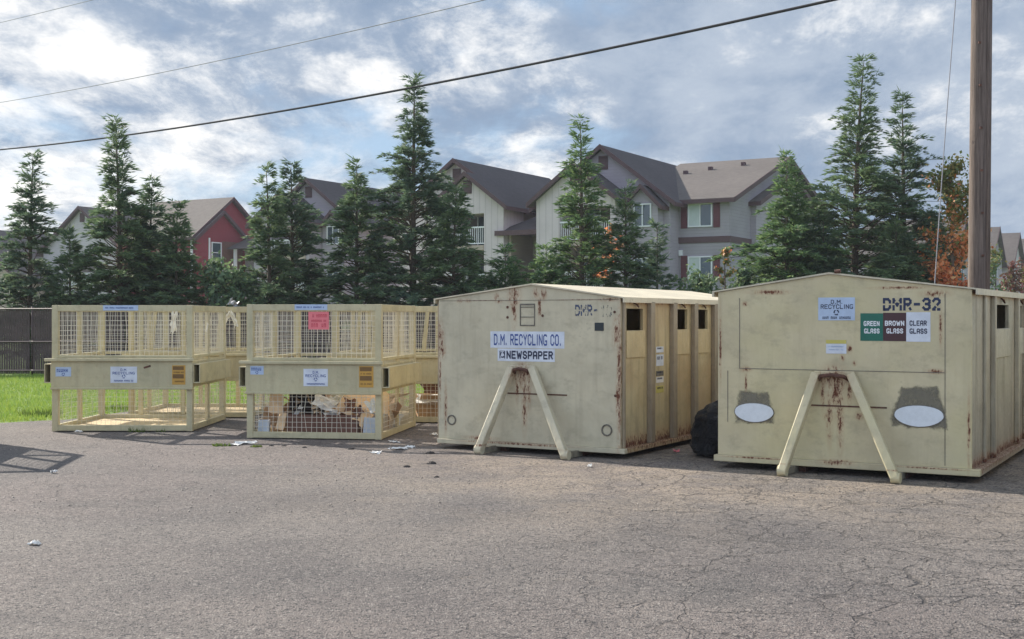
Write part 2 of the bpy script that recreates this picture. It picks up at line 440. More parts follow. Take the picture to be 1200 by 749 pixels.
# ------------------------------------------------------------------ mesh writer
class MB:
    def __init__(s):
        s.v = []; s.f = []; s.m = []

    def add(s, vs, fs, mi=0, M=None):
        k = len(s.v)
        if M is not None:
            vs = [tuple(M @ Vector(p)) for p in vs]
        s.v += [tuple(p) for p in vs]
        s.f += [tuple(i + k for i in f) for f in fs]
        s.m += [mi] * len(fs)
        return s

    def box(s, x0, x1, y0, y1, z0, z1, mi=0, M=None):
        vs = [(x, y, z) for z in (z0, z1) for y in (y0, y1) for x in (x0, x1)]
        return s.add(vs, [(0, 2, 3, 1), (4, 5, 7, 6), (0, 1, 5, 4), (2, 6, 7, 3), (0, 4, 6, 2), (1, 3, 7, 5)], mi, M)

    def prism(s, poly, y0, y1, mi=0, M=None):
        """poly in (x, z), extruded along y"""
        n = len(poly)
        vs = [(p[0], y0, p[1]) for p in poly] + [(p[0], y1, p[1]) for p in poly]
        fs = [tuple(range(n)), tuple(range(2 * n - 1, n - 1, -1))]
        fs += [(i, i + n, (i + 1) % n + n, (i + 1) % n) for i in range(n)]
        return s.add(vs, fs, mi, M)

    def prismx(s, poly, x0, x1, mi=0):
        """poly in (y, z), extruded along x"""
        n = len(poly)
        vs = [(x0, p[0], p[1]) for p in poly] + [(x1, p[0], p[1]) for p in poly]
        fs = [tuple(range(n)), tuple(range(2 * n - 1, n - 1, -1))]
        fs += [(i, i + n, (i + 1) % n + n, (i + 1) % n) for i in range(n)]
        return s.add(vs, fs, mi)

    def beam(s, p0, p1, w, h, up=(0, 0, 1), mi=0):
        p0 = Vector(p0); p1 = Vector(p1); d = (p1 - p0).normalized()
        sd = d.cross(Vector(up)).normalized(); u = sd.cross(d)
        vs = []
        for p in (p0, p1):
            for a, c in ((-1, -1), (1, -1), (1, 1), (-1, 1)):
                vs.append(tuple(p + sd * a * w / 2 + u * c * h / 2))
        return s.add(vs, [(0, 1, 2, 3), (7, 6, 5, 4), (0, 4, 5, 1), (1, 5, 6, 2), (2, 6, 7, 3), (3, 7, 4, 0)], mi)

    def tube(s, pts, r, n=8, mi=0, cap=True):
        pts = [Vector(p) for p in pts]
        rs = r if isinstance(r, (list, tuple)) else [r] * len(pts)
        k = len(s.v); prev = None
        for i, p in enumerate(pts):
            d = (pts[min(i + 1, len(pts) - 1)] - pts[max(i - 1, 0)]).normalized()
            a = Vector((0, 0, 1)) if abs(d.z) < 0.9 else Vector((1, 0, 0))
            if prev is not None:
                sd = (prev - d * prev.dot(d)).normalized()
            else:
                sd = d.cross(a).normalized()
            prev = sd; u = d.cross(sd)
            for j in range(n):
                t = 2 * math.pi * j / n
                s.v.append(tuple(p + (sd * math.cos(t) + u * math.sin(t)) * rs[i]))
        for i in range(len(pts) - 1):
            for j in range(n):
                a0 = k + i * n + j; a1 = k + i * n + (j + 1) % n
                s.f.append((a0, a1, a1 + n, a0 + n)); s.m.append(mi)
        if cap:
            s.f.append(tuple(k + j for j in range(n - 1, -1, -1))); s.m.append(mi)
            e = k + (len(pts) - 1) * n
            s.f.append(tuple(e + j for j in range(n))); s.m.append(mi)
        return s

    def build(s, name, mats, parent=None, bevel=0.0, smooth=False, **tags):
        me = bpy.data.meshes.new(name)
        me.from_pydata(s.v, [], s.f)
        if not isinstance(mats, (list, tuple)):
            mats = [mats]
        for m in mats:
            me.materials.append(m)
        if len(mats) > 1:
            me.polygons.foreach_set('material_index', s.m)
        if smooth:
            me.polygons.foreach_set('use_smooth', [True] * len(me.polygons))
        me.update()
        o = bpy.data.objects.new(name, me)
        COL.objects.link(o)
        if parent is not None:
            o.parent = parent
        if bevel:
            bv = o.modifiers.new('bevel', 'BEVEL'); bv.width = bevel; bv.segments = 2
            bv.limit_method = 'ANGLE'; bv.angle_limit = math.radians(40)
        for k, v in tags.items():
            o[k] = v
        return o


def thing(name, label, cat, loc=(0, 0, 0), rz=0.0, group=None):
    o = bpy.data.objects.new(name, None)
    COL.objects.link(o)
    o.location = loc; o.rotation_euler = (0, 0, rz)
    o.empty_display_size = 0.2
    o['label'] = label; o['category'] = cat
    if group: o['group'] = group
    return o


def tag(o, label, cat, group=None):
    o['label'] = label; o['category'] = cat
    if group: o['group'] = group
    return o


def copy_tree(o, parent=None):
    c = o.copy(); COL.objects.link(c)
    if parent is not None:
        c.parent = parent
    for ch in [k for k in bpy.data.objects if k.parent == o and k is not c]:
        copy_tree(ch, c)
    return c


GLYPH = {
 'A': [[(0, 0), (0, 5), (1, 6), (3, 6), (4, 5), (4, 0)], [(0, 2.6), (4, 2.6)]],
 'B': [[(0, 0), (0, 6), (3, 6), (4, 5), (4, 4), (3, 3.1), (0, 3.1)], [(3, 3.1), (4, 2.2), (4, 1), (3, 0), (0, 0)]],
 'C': [[(4, 4.6), (4, 5), (3, 6), (1, 6), (0, 5), (0, 1), (1, 0), (3, 0), (4, 1), (4, 1.4)]],
 'D': [[(0, 0), (0, 6), (2.8, 6), (4, 4.8), (4, 1.2), (2.8, 0), (0, 0)]],
 'E': [[(4, 6), (0, 6), (0, 0), (4, 0)], [(0, 3.1), (3.4, 3.1)]],
 'G': [[(4, 5.4), (3.4, 6), (1, 6), (0, 5), (0, 1), (1, 0), (3.6, 0), (4, 0.4), (4, 2.3), (2.6, 2.3)]],
 'I': [[(0.6, 0), (0.6, 6)]],
 'L': [[(0, 6), (0, 0), (3.8, 0)]],
 'M': [[(0, 0), (0, 6), (2.4, 2.4), (4.8, 6), (4.8, 0)]],
 'N': [[(0, 0), (0, 6), (4, 0), (4, 6)]],
 'O': [[(1, 0), (0, 1), (0, 5), (1, 6), (3, 6), (4, 5), (4, 1), (3, 0), (1, 0)]],
 'P': [[(0, 0), (0, 6), (3, 6), (4, 5), (4, 3.7), (3, 2.7), (0, 2.7)]],
 'R': [[(0, 0), (0, 6), (3, 6), (4, 5), (4, 4), (3, 3), (0, 3)], [(2, 3), (4, 0)]],
 'S': [[(4, 4.8), (3, 6), (1, 6), (0, 5), (0, 4), (1, 3.2), (3, 2.8), (4, 2), (4, 1), (3, 0), (1, 0), (0, 1.2)]],
 'W': [[(0, 6), (1.3, 0), (2.7, 4.2), (4.1, 0), (5.4, 6)]],
 'Y': [[(0, 6), (2, 3), (4, 6)], [(2, 3), (2, 0)]],
 '0': [[(1, 0), (0, 1), (0, 5), (1, 6), (3, 6), (4, 5), (4, 1), (3, 0), (1, 0)]],
 '1': [[(0.8, 4.8), (2, 6), (2, 0)]],
 '2': [[(0, 4.8), (1, 6), (3, 6), (4, 5), (4, 4), (0, 0), (4, 0)]],
 '3': [[(0, 5), (1, 6), (3, 6), (4, 5), (4, 4), (3, 3.1), (1.6, 3.1)], [(3, 3.1), (4, 2.1), (4, 1), (3, 0), (1, 0), (0, 1)]],
 '-': [[(0.4, 3), (3.2, 3)]],
 '.': [[(0.6, 0), (0.6, 0.5)]],
}
GW = {'M': 4.8, 'W': 5.4, 'I': 1.2, '.': 1.2, '-': 3.6, 'L': 3.8, ' ': 1.6, '1': 3.0}


def letters(mb, txt, x0, x1, z0, z1, y, axis='x', mi=0, bold=1.25, stencil=False):
    """block letters drawn with a flat pen on the plane y, filling x0..x1, z0..z1"""
    gap = 1.3 + bold * 0.75
    tot = sum(GW.get(c, 4.0) for c in txt) + gap * (len(txt) - 1) + bold
    sx = (x1 - x0) / tot; sz = (z1 - z0) / (6 + bold)
    cx = bold / 2; k = 0
    for c in txt:
        off = 2.0 - 0 if c == 'I' else 0.0
        for st in GLYPH.get(c, []):
            for (p, q) in zip(st[:-1], st[1:]):
                k += 1
                d = Vector((q[0] - p[0], q[1] - p[1])); L = d.length; d /= L; nrm = Vector((-d.y, d.x)) * bold / 2
                segs = [(-bold * 0.42, L + bold * 0.42)]
                if stencil and L > 3.5:
                    segs = [(-bold * 0.42, L / 2 - 0.45), (L / 2 + 0.45, L + bold * 0.42)]
                for (t0, t1) in segs:
                    cs = []
                    for (t_, sgn) in ((t0, 1), (t1, 1), (t1, -1), (t0, -1)):
                        u_ = p[0] + d.x * t_ + nrm.x * sgn; w_ = p[1] + d.y * t_ + nrm.y * sgn
                        w_ = min(max(w_, -bold / 2), 6 + bold / 2)
                        cs.append((x0 + (cx + u_) * sx, z0 + (w_ + bold / 2) * sz))
                    yy = y - 0.00012 * (k % 5)
                    mb.add([(a_, yy, c_) for a_, c_ in cs] if axis == 'x' else [(yy, a_, c_) for a_, c_ in cs], [(0, 3, 2, 1)], mi)
        cx += GW.get(c, 4.0) + gap


def scribble(mb, x0, x1, z0, z1, y, seed, mi=0, axis='x'):
    """a row of worn, unreadable small print"""
    r = random.Random(seed); x = x0; h = z1 - z0
    while x < x1 - h * 0.5:
        w = h * r.uniform(0.35, 0.6)
        if r.random() < 0.88:
            for (a, c) in ((0, 0.28), (0.72, 1.0)):
                q = (x + w * a, x + w * c)
                if axis == 'x': mb.box(q[0], q[1], y - 0.0005, y + 0.0005, z0, z1, mi)
                else: mb.box(y - 0.0005, y + 0.0005, q[0], q[1], z0, z1, mi)
            zz = z0 + h * r.choice((0.1, 0.45, 0.8))
            if axis == 'x': mb.box(x + w * 0.28, x + w * 0.72, y - 0.0005, y + 0.0005, zz, zz + h * 0.2, mi)
            else: mb.box(y - 0.0005, y + 0.0005, x + w * 0.28, x + w * 0.72, zz, zz + h * 0.2, mi)
        x += w + h * 0.22


def recycle(mb, cx, cz, r, y, mi=0):
    """three chasing arrows"""
    for k in range(3):
        a0 = math.radians(90 + 120 * k + 20); a1 = math.radians(90 + 120 * k + 82)
        P = lambda a, q: (cx + math.cos(a) * q, y, cz + math.sin(a) * q)
        n = 4
        vs = [P(a0 + (a1 - a0) * i / n, r) for i in range(n + 1)] + [P(a0 + (a1 - a0) * i / n, r * 0.6) for i in range(n + 1)]
        fs = [(i, i + 1, i + n + 2, i + n + 1) for i in range(n)]
        mb.add(vs, fs, mi)
        at = a1 + math.radians(34)
        mb.add([P(a1, r * 1.18), P(at, r * 0.8), P(a1, r * 0.42)], [(0, 1, 2)], mi)


# ------------------------------------------------------------------ ground
G = MB()
# asphalt yard outline, edge of the yard runs behind the cages
edge = [(-60, 17.0), (-12, 17.9), (-9.2, 18.15), (-7.7, 18.6), (-6.9, 19.3), (-6.4, 21.2), (-5.0, 21.9), (0, 22.2), (6, 22.6), (22, 23.2), (80, 24)]
rng = random.Random(5)
pts = []
for (a, bq) in zip(edge[:-1], edge[1:]):
    n = max(2, int(abs(bq[0] - a[0]) / 0.35)) if a[0] > -13 and bq[0] < 23 else 2
    for i in range(n):
        q = i / n
        pts.append((a[0] + (bq[0] - a[0]) * q, a[1] + (bq[1] - a[1]) * q + rng.uniform(-0.05, 0.05)))
pts.append(edge[-1])
Gv = [(-1500, -1500, 0), (1500, -1500, 0), (1500, 1900, 0), (-1500, 1900, 0)]
G.add([(-420, -60, 0), (420, -60, 0), (420, 520, 0), (-420, 520, 0)], [(0, 1, 2, 3)])
G.build('ground', m_lawn, kind='structure')
A = MB()
vs = [(x, y, 0.012) for x, y in pts] + [(x, -40, 0.012) for x, y in pts]
n = len(pts)
A.add(vs, [(i, i + n, i + 1 + n, i + 1) for i in range(n - 1)])
vs = [(x, y, 0.012) for x, y in pts] + [(x, y, -0.02) for x, y in pts]
A.add(vs, [(i, i + 1, i + 1 + n, i + n) for i in range(n - 1)])
A.build('asphalt_yard', m_asph, kind='structure')


def edge_y(x):
    for (a, bq) in zip(edge[:-1], edge[1:]):
        if a[0] <= x <= bq[0]:
            return a[1] + (bq[1] - a[1]) * (x - a[0]) / (bq[0] - a[0])
    return 20.0


def np_mesh(name, V, Fq, mats, midx=None, parent=None, tris=False, **tags):
    """big mesh from numpy arrays"""
    me = bpy.data.meshes.new(name)
    k = 3 if tris else 4
    me.vertices.add(len(V)); me.vertices.foreach_set('co', np.asarray(V, dtype=np.float32).ravel())
    me.loops.add(len(Fq) * k); me.loops.foreach_set('vertex_index', np.asarray(Fq, dtype=np.int32).ravel())
    me.polygons.add(len(Fq))
    me.polygons.foreach_set('loop_start', np.arange(0, len(Fq) * k, k, dtype=np.int32))
    for m in (mats if isinstance(mats, (list, tuple)) else [mats]):
        me.materials.append(m)
    if midx is not None:
        me.polygons.foreach_set('material_index', np.asarray(midx, dtype=np.int32))
    me.update(calc_edges=True)
    me.validate()
    o = bpy.data.objects.new(name, me); COL.objects.link(o)
    if parent is not None: o.parent = parent
    for kk, vv in tags.items(): o[kk] = vv
    return o


def blades(R, xs, ys, z0, hmin, hmax, w):
    n = len(xs)
    a = R.uniform(0, 2 * np.pi, n); h = R.uniform(hmin, hmax, n)
    lean = R.uniform(0.1, 0.7, n) * h
    la = R.uniform(0, 2 * np.pi, n)
    c = np.stack([xs, ys, np.full(n, z0)], 1)
    d = np.stack([np.cos(a), np.sin(a), np.zeros(n)], 1) * (w * R.uniform(0.6, 1.3, n))[:, None]
    tip = c + np.stack([np.cos(la) * lean, np.sin(la) * lean, h], 1)
    V = np.stack([c - d, c + d, tip], 1).reshape(-1, 3)
    return V, np.arange(n * 3).reshape(-1, 3)


R = np.random.default_rng(3)
n = 130000
gx = R.uniform(-16, 3.5, n); gy = 17.5 + (33.8 - 17.5) * R.uniform(0, 1, n) ** 1.35
ey = np.interp(gx, [e[0] for e in edge], [e[1] for e in edge])
clump = np.sin(gx * 1.7 + np.sin(gy * 1.3) * 2) * np.sin(gy * 2.1 + np.sin(gx * 2.3))
keep = (gy > ey + R.uniform(-0.12, 0.35, n)) & (np.abs(gx) < gy * 0.47 + 0.5)
gx, gy, clump = gx[keep], gy[keep], clump[keep]
V, Fq = blades(R, gx, gy, 0.0, 0.03, 0.10, 0.009)
V[:, 2] *= np.repeat(1.0 + 0.35 * clump + 0.9 * (R.uniform(0, 1, len(clump)) > 0.97), 3)
np_mesh('grass', V, Fq, m_blade, tris=True, kind='stuff')


def weed(label, x, y, n, r, h, seed, mat=m_weed, w=0.012, grp='weed tufts along the yard edge'):
    R = np.random.default_rng(seed)
    a = R.uniform(0, 2 * np.pi, n); q = r * np.sqrt(R.uniform(0, 1, n))
    V, Fq = blades(R, np.cos(a) * q * 1.6, np.sin(a) * q, 0.0, h * 0.4, h, w)
    o = np_mesh('weed_tuft', V, Fq, mat, tris=True)
    o.location = (x, y, 0.012)
    return tag(o, label, 'weed', grp)


# ------------------------------------------------------------------ fence behind the grass
def fence():
    root = thing('slatted_fence', 'dark brown slatted fence at the back of the lawn', 'fence', (0, 34, 0))
    x0, bays, bw = -21.0, 15, 2.6
    for i in range(bays + 1):
        p = MB(); p.tube([(x0 + i * bw, 0.05, 0), (x0 + i * bw, 0.05, 1.9)], 0.035, 8)
        p.build('fence_post', m_slat, root, smooth=True)
    for i in range(bays):
        m = MB(); r = random.Random(i)
        x = x0 + i * bw + 0.045
        while x < x0 + (i + 1) * bw - 0.1:
            zt = 1.80 + r.uniform(-0.015, 0.015)
            m.box(x, x + 0.058, r.uniform(-0.006, 0.0), 0.008, 0.05, zt)
            x += 0.066
        m.build('slat_panel', m_slat, root)
    for z in (1.83, 0.93, 0.14):
        m = MB(); m.tube([(x0, -0.03, z), (x0 + bays * bw, -0.03, z)], 0.022, 8)
        m.build('fence_rail', m_rail, root, smooth=True)


fence()

# ------------------------------------------------------------------ apartment houses (local grid: x along the fronts, y into depth)
YAW = math.radians(-30)


def roof_gable_b(m, f, a0, a1, b0, b1, ze, zp, ap, oh=0.45, ohf=0.45, th=0.16, mi=0):
    """ridge along b. slabs with fascia along the rakes"""
    for (ae, sg) in ((a0, -1), (a1, 1)):
        s = (zp - ze) / abs(ap - ae)
        aa = ae + sg * oh; za = ze - s * oh
        m.add([(ap, b0 - ohf, zp), (aa, b0 - ohf, za), (aa, b1, za), (ap, b1, zp),
               (ap, b0 - ohf, zp - th), (aa, b0 - ohf, za - th), (aa, b1, za - th), (ap, b1, zp - th)],
              [(0, 1, 2, 3), (7, 6, 5, 4), (4, 5, 1, 0), (1, 5, 6, 2), (3, 2, 6, 7)], mi)
        f.add([(ap, b0 - ohf - 0.03, zp + 0.03), (aa, b0 - ohf - 0.03, za + 0.03), (aa, b0 - ohf - 0.03, za - 0.24), (ap, b0 - ohf - 0.03, zp - 0.24),
               (ap, b0 - ohf + 0.02, zp + 0.03), (aa, b0 - ohf + 0.02, za + 0.03), (aa, b0 - ohf + 0.02, za - 0.24), (ap, b0 - ohf + 0.02, zp - 0.24)],
              [(0, 3, 2, 1), (0, 1, 5, 4), (1, 2, 6, 5), (2, 3, 7, 6), (4, 5, 6, 7)])
        f.box(min(aa, aa + sg * 0.05), max(aa, aa + sg * 0.05), b0 - ohf, b1, za - 0.24, za - 0.02)


def roof_gable_a(m, f, a0, a1, b0, b1, ze, zp, bp, oh=0.45, ohf=0.45, th=0.16):
    """ridge along a, open gable at a1"""
    for (be, sg) in ((b0, -1), (b1, 1)):
        s = (zp - ze) / abs(bp - be)
        bb = be + sg * oh; zb = ze - s * oh
        m.add([(a0, bp, zp), (a1 + ohf, bp, zp), (a1 + ohf, bb, zb), (a0, bb, zb),
               (a0, bp, zp - th), (a1 + ohf, bp, zp - th), (a1 + ohf, bb, zb - th), (a0, bb, zb - th)],
              [(0, 1, 2, 3), (7, 6, 5, 4), (1, 5, 6, 2), (2, 6, 7, 3), (0, 3, 7, 4)])
        x = a1 + ohf
        f.add([(x + 0.03, bp, zp + 0.03), (x + 0.03, bb, zb + 0.03), (x + 0.03, bb, zb - 0.24), (x + 0.03, bp, zp - 0.24),
               (x - 0.02, bp, zp + 0.03), (x - 0.02, bb, zb + 0.03), (x - 0.02, bb, zb - 0.24), (x - 0.02, bp, zp - 0.24)],
              [(0, 1, 2, 3), (0, 4, 5, 1), (1, 5, 6, 2), (2, 6, 7, 3), (4, 7, 6, 5)])
        f.box(a0, a1 + ohf, min(bb, bb + sg * 0.05), max(bb, bb + sg * 0.05), zb - 0.24, zb - 0.02)


def window_front(root, a0, a1, z0, z1, b, shutters=True, blind=0.5):
    m = MB(); t = 0.07
    for q in ((a0, a0 + t, z0, z1), (a1 - t, a1, z0, z1), (a0 + t, a1 - t, z1 - t, z1), (a0 + t, a1 - t, z0, z0 + t),
              ((a0 + a1) / 2 - 0.03, (a0 + a1) / 2 + 0.03, z0 + t, z1 - t)):
        m.box(q[0], q[1], b - 0.09, b - 0.002, q[2], q[3])
    fr = m.build('window', m_trim, root)
    g = MB(); g.box(a0 + t, a1 - t, b - 0.03, b - 0.004, z0 + t, z1 - t); g.build('pane', m_glass, fr)
    if blind:
        g = MB(); g.box(a0 + t, a0 + t + (a1 - a0 - 2 * t) * blind, b - 0.04, b - 0.032, z0 + t, z1 - t); g.build('blind', m_blind, fr)
    if shutters:
        for (s0, s1) in ((a0 - 0.42, a0 - 0.06), (a1 + 0.06, a1 + 0.42)):
            g = MB(); g.box(s0, s1, b - 0.05, b - 0.002, z0 - 0.05, z1 + 0.05)
            k = z0
            while k < z1:
                g.box(s0 + 0.05, s1 - 0.05, b - 0.065, b - 0.05, k, k + 0.06); k += 0.12
            g.build('shutter', m_shut, root)


def window_right(root, b0, b1, z0, z1, a, mull=True):
    m = MB(); t = 0.08
    for q in ((b0, b0 + t, z0, z1), (b1 - t, b1, z0, z1), (b0 + t, b1 - t, z1 - t, z1), (b0 + t, b1 - t, z0, z0 + t)):
        m.box(a + 0.002, a + 0.09, q[0], q[1], q[2], q[3])
    if mull:
        m.box(a + 0.002, a + 0.08, b0 + t, b1 - t, (z0 + z1) / 2 - 0.03, (z0 + z1) / 2 + 0.03)
    fr = m.build('window', m_trim, root)
    g = MB(); g.box(a + 0.004, a + 0.03, b0 + t, b1 - t, z0 + t, z1 - t); g.build('pane', m_glass, fr)


def vent(root, a, b, z):
    m = MB(); m.box(a - 0.28, a + 0.28, b - 0.05, b - 0.002, z - 0.38, z + 0.38)
    for k in range(5):
        m.box(a - 0.22, a + 0.22, b - 0.08, b - 0.05, z - 0.3 + k * 0.14, z - 0.24 + k * 0.14)
    m.build('gable_vent', m_fascia, root)


def bump_front(root, wallmat, a0, a1, b0, b1, ze, zp, op=None, ventz=None):
    """projecting gabled bay, with stacked balconies where op=(o0,o1)"""
    ap = (a0 + a1) / 2
    m = MB()
    T = 0.18
    if op:
        o0, o1 = op
        ztop = 7.55
        m.box(a0, o0, b0, b1, 0, ztop)                       # left pier (solid room)
        m.box(o1, a1, b0, b1, 0, ztop)                       # right pier
        m.prism([(a0, ztop), (a1, ztop), (a1, ze), (ap, zp - 0.12), (a0, ze)], b0, b1)
        m.build('wall', wallmat, root)
        for zf in (2.75, 5.45):
            d = MB(); d.box(o0, o1, b0 - 0.05, b1, zf, zf + 0.28); d.build('balcony_floor', m_lab_none, root)
        for zf in (0.0, 3.03, 5.73):
            r = MB()
            r.box(o0, o1, b0 + 0.02, b0 + 0.08, zf + 1.0, zf + 1.08); r.box(o0, o1, b0 + 0.02, b0 + 0.08, zf + 0.08, zf + 0.14)
            q = o0 + 0.06
            while q < o1:
                r.box(q, q + 0.03, b0 + 0.035, b0 + 0.065, zf + 0.14, zf + 1.0); q += 0.13
            r.build('railing', m_trim if zf > 3 else m_fascia, root)
        k = MB(); k.box(o0, o1, b1 - 0.06, b1 - 0.004, 0, ztop); k.build('balcony_back_wall', m_balcony_shade, root)
        for zf in (3.03, 5.73):
            fr = MB(); fr.box(o0 + 0.5, o0 + 0.58, b1 - 0.12, b1 - 0.065, zf, zf + 1.9)
            fr.box(o0 + 1.5, o0 + 1.58, b1 - 0.12, b1 - 0.065, zf, zf + 1.9)
            fr.box(o0 + 0.5, o0 + 1.58, b1 - 0.12, b1 - 0.065, zf + 1.9, zf + 1.98)
            fo = fr.build('balcony_door', m_trim, root)
            g = MB(); g.box(o0 + 0.58, o0 + 1.5, b1 - 0.10, b1 - 0.065, zf, zf + 1.9); g.build('pane', m_glass, fo)
    else:
        m.prism([(a0, 0), (a1, 0), (a1, ze), (ap, zp - 0.12), (a0, ze)], b0, b1)
        m.build('wall', wallmat, root)
    if ventz:
        vent(root, ap, b0, ventz)


m_lab_none = s_tan


def main_block(root, wallmat, bumpmat, a0, a1, ap, b0, b1, ze, zp, bump, op, roofmat=m_roof_shade, small=None, bz=(8.17, 9.95), wm=None):
    m = MB()
    m.prism([(a0, 0), (a1, 0), (a1, ze), (ap, zp - 0.14), (a0, ze)], b0, b1)
    m.build('wall', wallmat, root)
    rf = MB(); fa = MB()
    roof_gable_b(rf, fa, a0, a1, b0, b1 + 0.3, ze, zp, ap)
    if bump:
        c0, c1, d0 = bump
        roof_gable_b(rf, fa, c0, c1, d0, b0 + 2.5, bz[0], bz[1], (c0 + c1) / 2, oh=0.4, ohf=0.4)
    if small:
        s0, s1, d1 = small
        roof_gable_b(rf, fa, s0, s1, d1, b0 + 0.5, 7.85, 8.72, (s0 + s1) / 2, oh=0.3, ohf=0.3)
    rf.build('roof', roofmat, root)
    fa.build('fascia', m_fascia, root)
    vent(root, ap, b0, zp - 0.95)
    if bump:
        bump_front(root, bumpmat, c0, c1, d0, b0, bz[0], bz[1], op, ventz=bz[1] - 0.85)
    if small:
        s0, s1, d1 = small
        bump_front(root, wm or wallmat, s0, s1, d1, b0, 7.85, 8.72)
        window_front(root, s0 + 0.42, s1 - 0.35, 6.45, 7.7, d1, False, 0.0)
        window_front(root, s0 + 0.42, s1 - 0.35, 3.5, 4.8, d1, False, 0.0)


def wing(root, wallmat, gablemat, a0, b0, b1, ze, zp, roofmat=m_roof, belt=True, sidebump=None):
    bp = (b0 + b1) / 2
    m = MB()
    m.prismx([(b0, 0), (b1, 0), (b1, ze), (bp, zp - 0.14), (b0, ze)], a0, 0)
    m.build('wall', wallmat, root)
    rf = MB(); fa = MB()
    roof_gable_a(rf, fa, a0, 0, b0, b1, ze, zp, bp)
    if sidebump:
        q0, q1, pr, zt = sidebump
        qp = (q0 + q1) / 2; k = (zp - ze) / (bp - b0)
        w = MB(); w.prismx([(q0, 0), (q1, 0), (q1, zt - k * (q1 - qp)), (qp, zt - 0.1), (q0, zt - k * (qp - q0))], 0, pr)
        w.build('side_bay_wall', gablemat, root)
        roof_gable_a(rf, fa, 0, pr, q0, q1, zt - k * (q1 - qp), zt, qp, oh=0.35, ohf=0.35)
    rf.build('roof', roofmat, root)
    fa.build('fascia', m_fascia, root)
    if belt:
        t = MB(); t.box(a0, 0.05, b0 - 0.05, b0 - 0.002, 5.62, 5.95)
        t.box(0.002, 0.05, b0 - 0.002, b1, 5.62, 5.95)
        t.build('belt_trim', m_fascia, root)


# --- right-hand grey house with its two blocks
hA = thing('apartment_building', 'grey three storey apartment house with maroon shutters, nearest and largest, right of centre', 'building', (11.6, 66, 0), YAW)
main_block(hA, s_lav, s_beige, -10.84, -2.9, -6.87, -1.2, 12.0, 8.1, 11.1, (-10.0, -5.2, -3.2), (-8.55, -5.5), small=(-5.1, -3.3, -1.95))
wing(hA, s_grey, s_lav, -6.6, 0, 18.6, 8.1, 11.2, sidebump=(3.4, 15.2, 0.32, 10.1))
for z0 in (6.48, 3.63):
    window_front(hA, -2.34, -0.95, z0, z0 + 1.27, 0)
window_front(hA, -2.34, -0.95, 0.8, 2.05, 0)
for (a, b_) in ((-5.0, 6.2), (-3.7, 6.9), (-1.9, 7.6)):
    z = 8.1 + (b_) / 9.3 * 3.1
    rv = MB(); rv.box(a - 0.12, a + 0.12, b_ - 0.12, b_ + 0.12, z - 0.1, z + 0.18); rv.build('roof_vent', m_fascia, hA)
lp = MB(); lp.box(-2.85, -2.65, -0.16, -0.01, 4.95, 5.25); lp.build('wall_lamp', m_trim, hA)

# --- house left of it
hB = thing('apartment_building', 'beige apartment house with white balcony railing, between the tall centre conifer and the grey house', 'building', (11.6, 66, 0), YAW)
main_block(hB, s_beige, s_beige, -21.3, -12.6, -17.1, -0.2, 11.2, 8.1, 11.1, (-17.3, -12.5, -2.5), (-16.1, -13.8), wm=s_tan)
sd = MB(); sd.box(-12.6, -12.56, -0.1, 9.0, 0, 7.9); sd.build('side_wall', s_tan, hB)
# stair entry between the two houses
m = MB()
m.box(-12.45, -12.3, -2.0, 0.6, 0, 6.3); m.box(-10.25, -10.1, -2.0, 0.6, 0, 6.3); m.box(-12.5, -10.85, 0.6, 0.7, 0, 6.9)
m.build('entry_wall', s_tan, hB)
m = MB()
m.add([(-12.95, -2.6, 6.45), (-9.55, -2.6, 6.45), (-9.55, 1.2, 6.45), (-12.95, 1.2, 6.45), (-10.9, 1.2, 8.0), (-10.1, 1.2, 8.0)],
      [(0, 1, 5, 4), (1, 2, 5), (0, 4, 3), (3, 4, 5, 2), (0, 3, 2, 1)])
m.build('entry_roof', m_roof_shade, hB)
m = MB(); m.box(-13.0, -9.5, -2.68, -2.6, 6.22, 6.5); m.build('entry_gutter', m_trim if False else m_fascia, hB)
m = MB()
for k in range(16):
    m.box(-12.3 + k * 0.13, -12.27 + k * 0.13, -1.9, -1.87, 3.1, 4.1)
m.box(-12.3, -10.25, -1.92, -1.86, 4.1, 4.16); m.box(-12.3, -10.25, -1.95, 0.5, 2.8, 3.05)
m.build('entry_railing', m_fascia, hB)

# --- third house, further left
hC = thing('apartment_building', 'grey lavender apartment house half hidden behind the pair of conifers left of centre', 'building', (11.6 - 18.92, 66 + 16.1, 0), YAW)
main_block(hC, s_lav, s_lav, -10.84, -2.9, -6.87, -1.2, 16.0, 8.1, 11.1, (-10.0, -5.2, -3.2), (-8.55, -5.5), small=(-5.1, -3.3, -1.95))

# --- red house
hD = thing('apartment_building', 'dark red sided apartment house with brown roof and small white porch', 'building', (-24.7, 95.4, 0), YAW)
wing(hD, s_red, s_red, -8.2, 0, 8.4, 8.1, 11.2, belt=False, sidebump=(0.2, 5.6, 0.35, 10.0))
window_right(hD, 1.75, 2.85, 5.85, 7.5, 0.35)
window_right(hD, 1.75, 2.85, 2.9, 4.4, 0.35)
cp = MB(); cp.box(0.0, 0.14, -0.14, -0.002, 0, 7.9); cp.box(0.352, 0.42, 1.45, 1.6, 0, 7.8); cp.build('corner_board', m_trim, hD)
pw = MB(); pw.box(0.352, 3.4, 5.6, 8.2, 0, 7.0); pw.build('porch_wall', s_lav, hD)
pr = MB()
pr.add([(0.6, 3.1, 7.0), (3.9, 3.1, 7.0), (3.9, 8.4, 7.0), (0.36, 8.4, 7.0), (0.36, 5.6, 7.9), (2.2, 5.6, 7.9)],
       [(0, 1, 5, 4), (1, 2, 5), (2, 3, 4, 5), (0, 4, 3), (0, 3, 2, 1)])
pr.build('porch_roof', m_roof, hD)
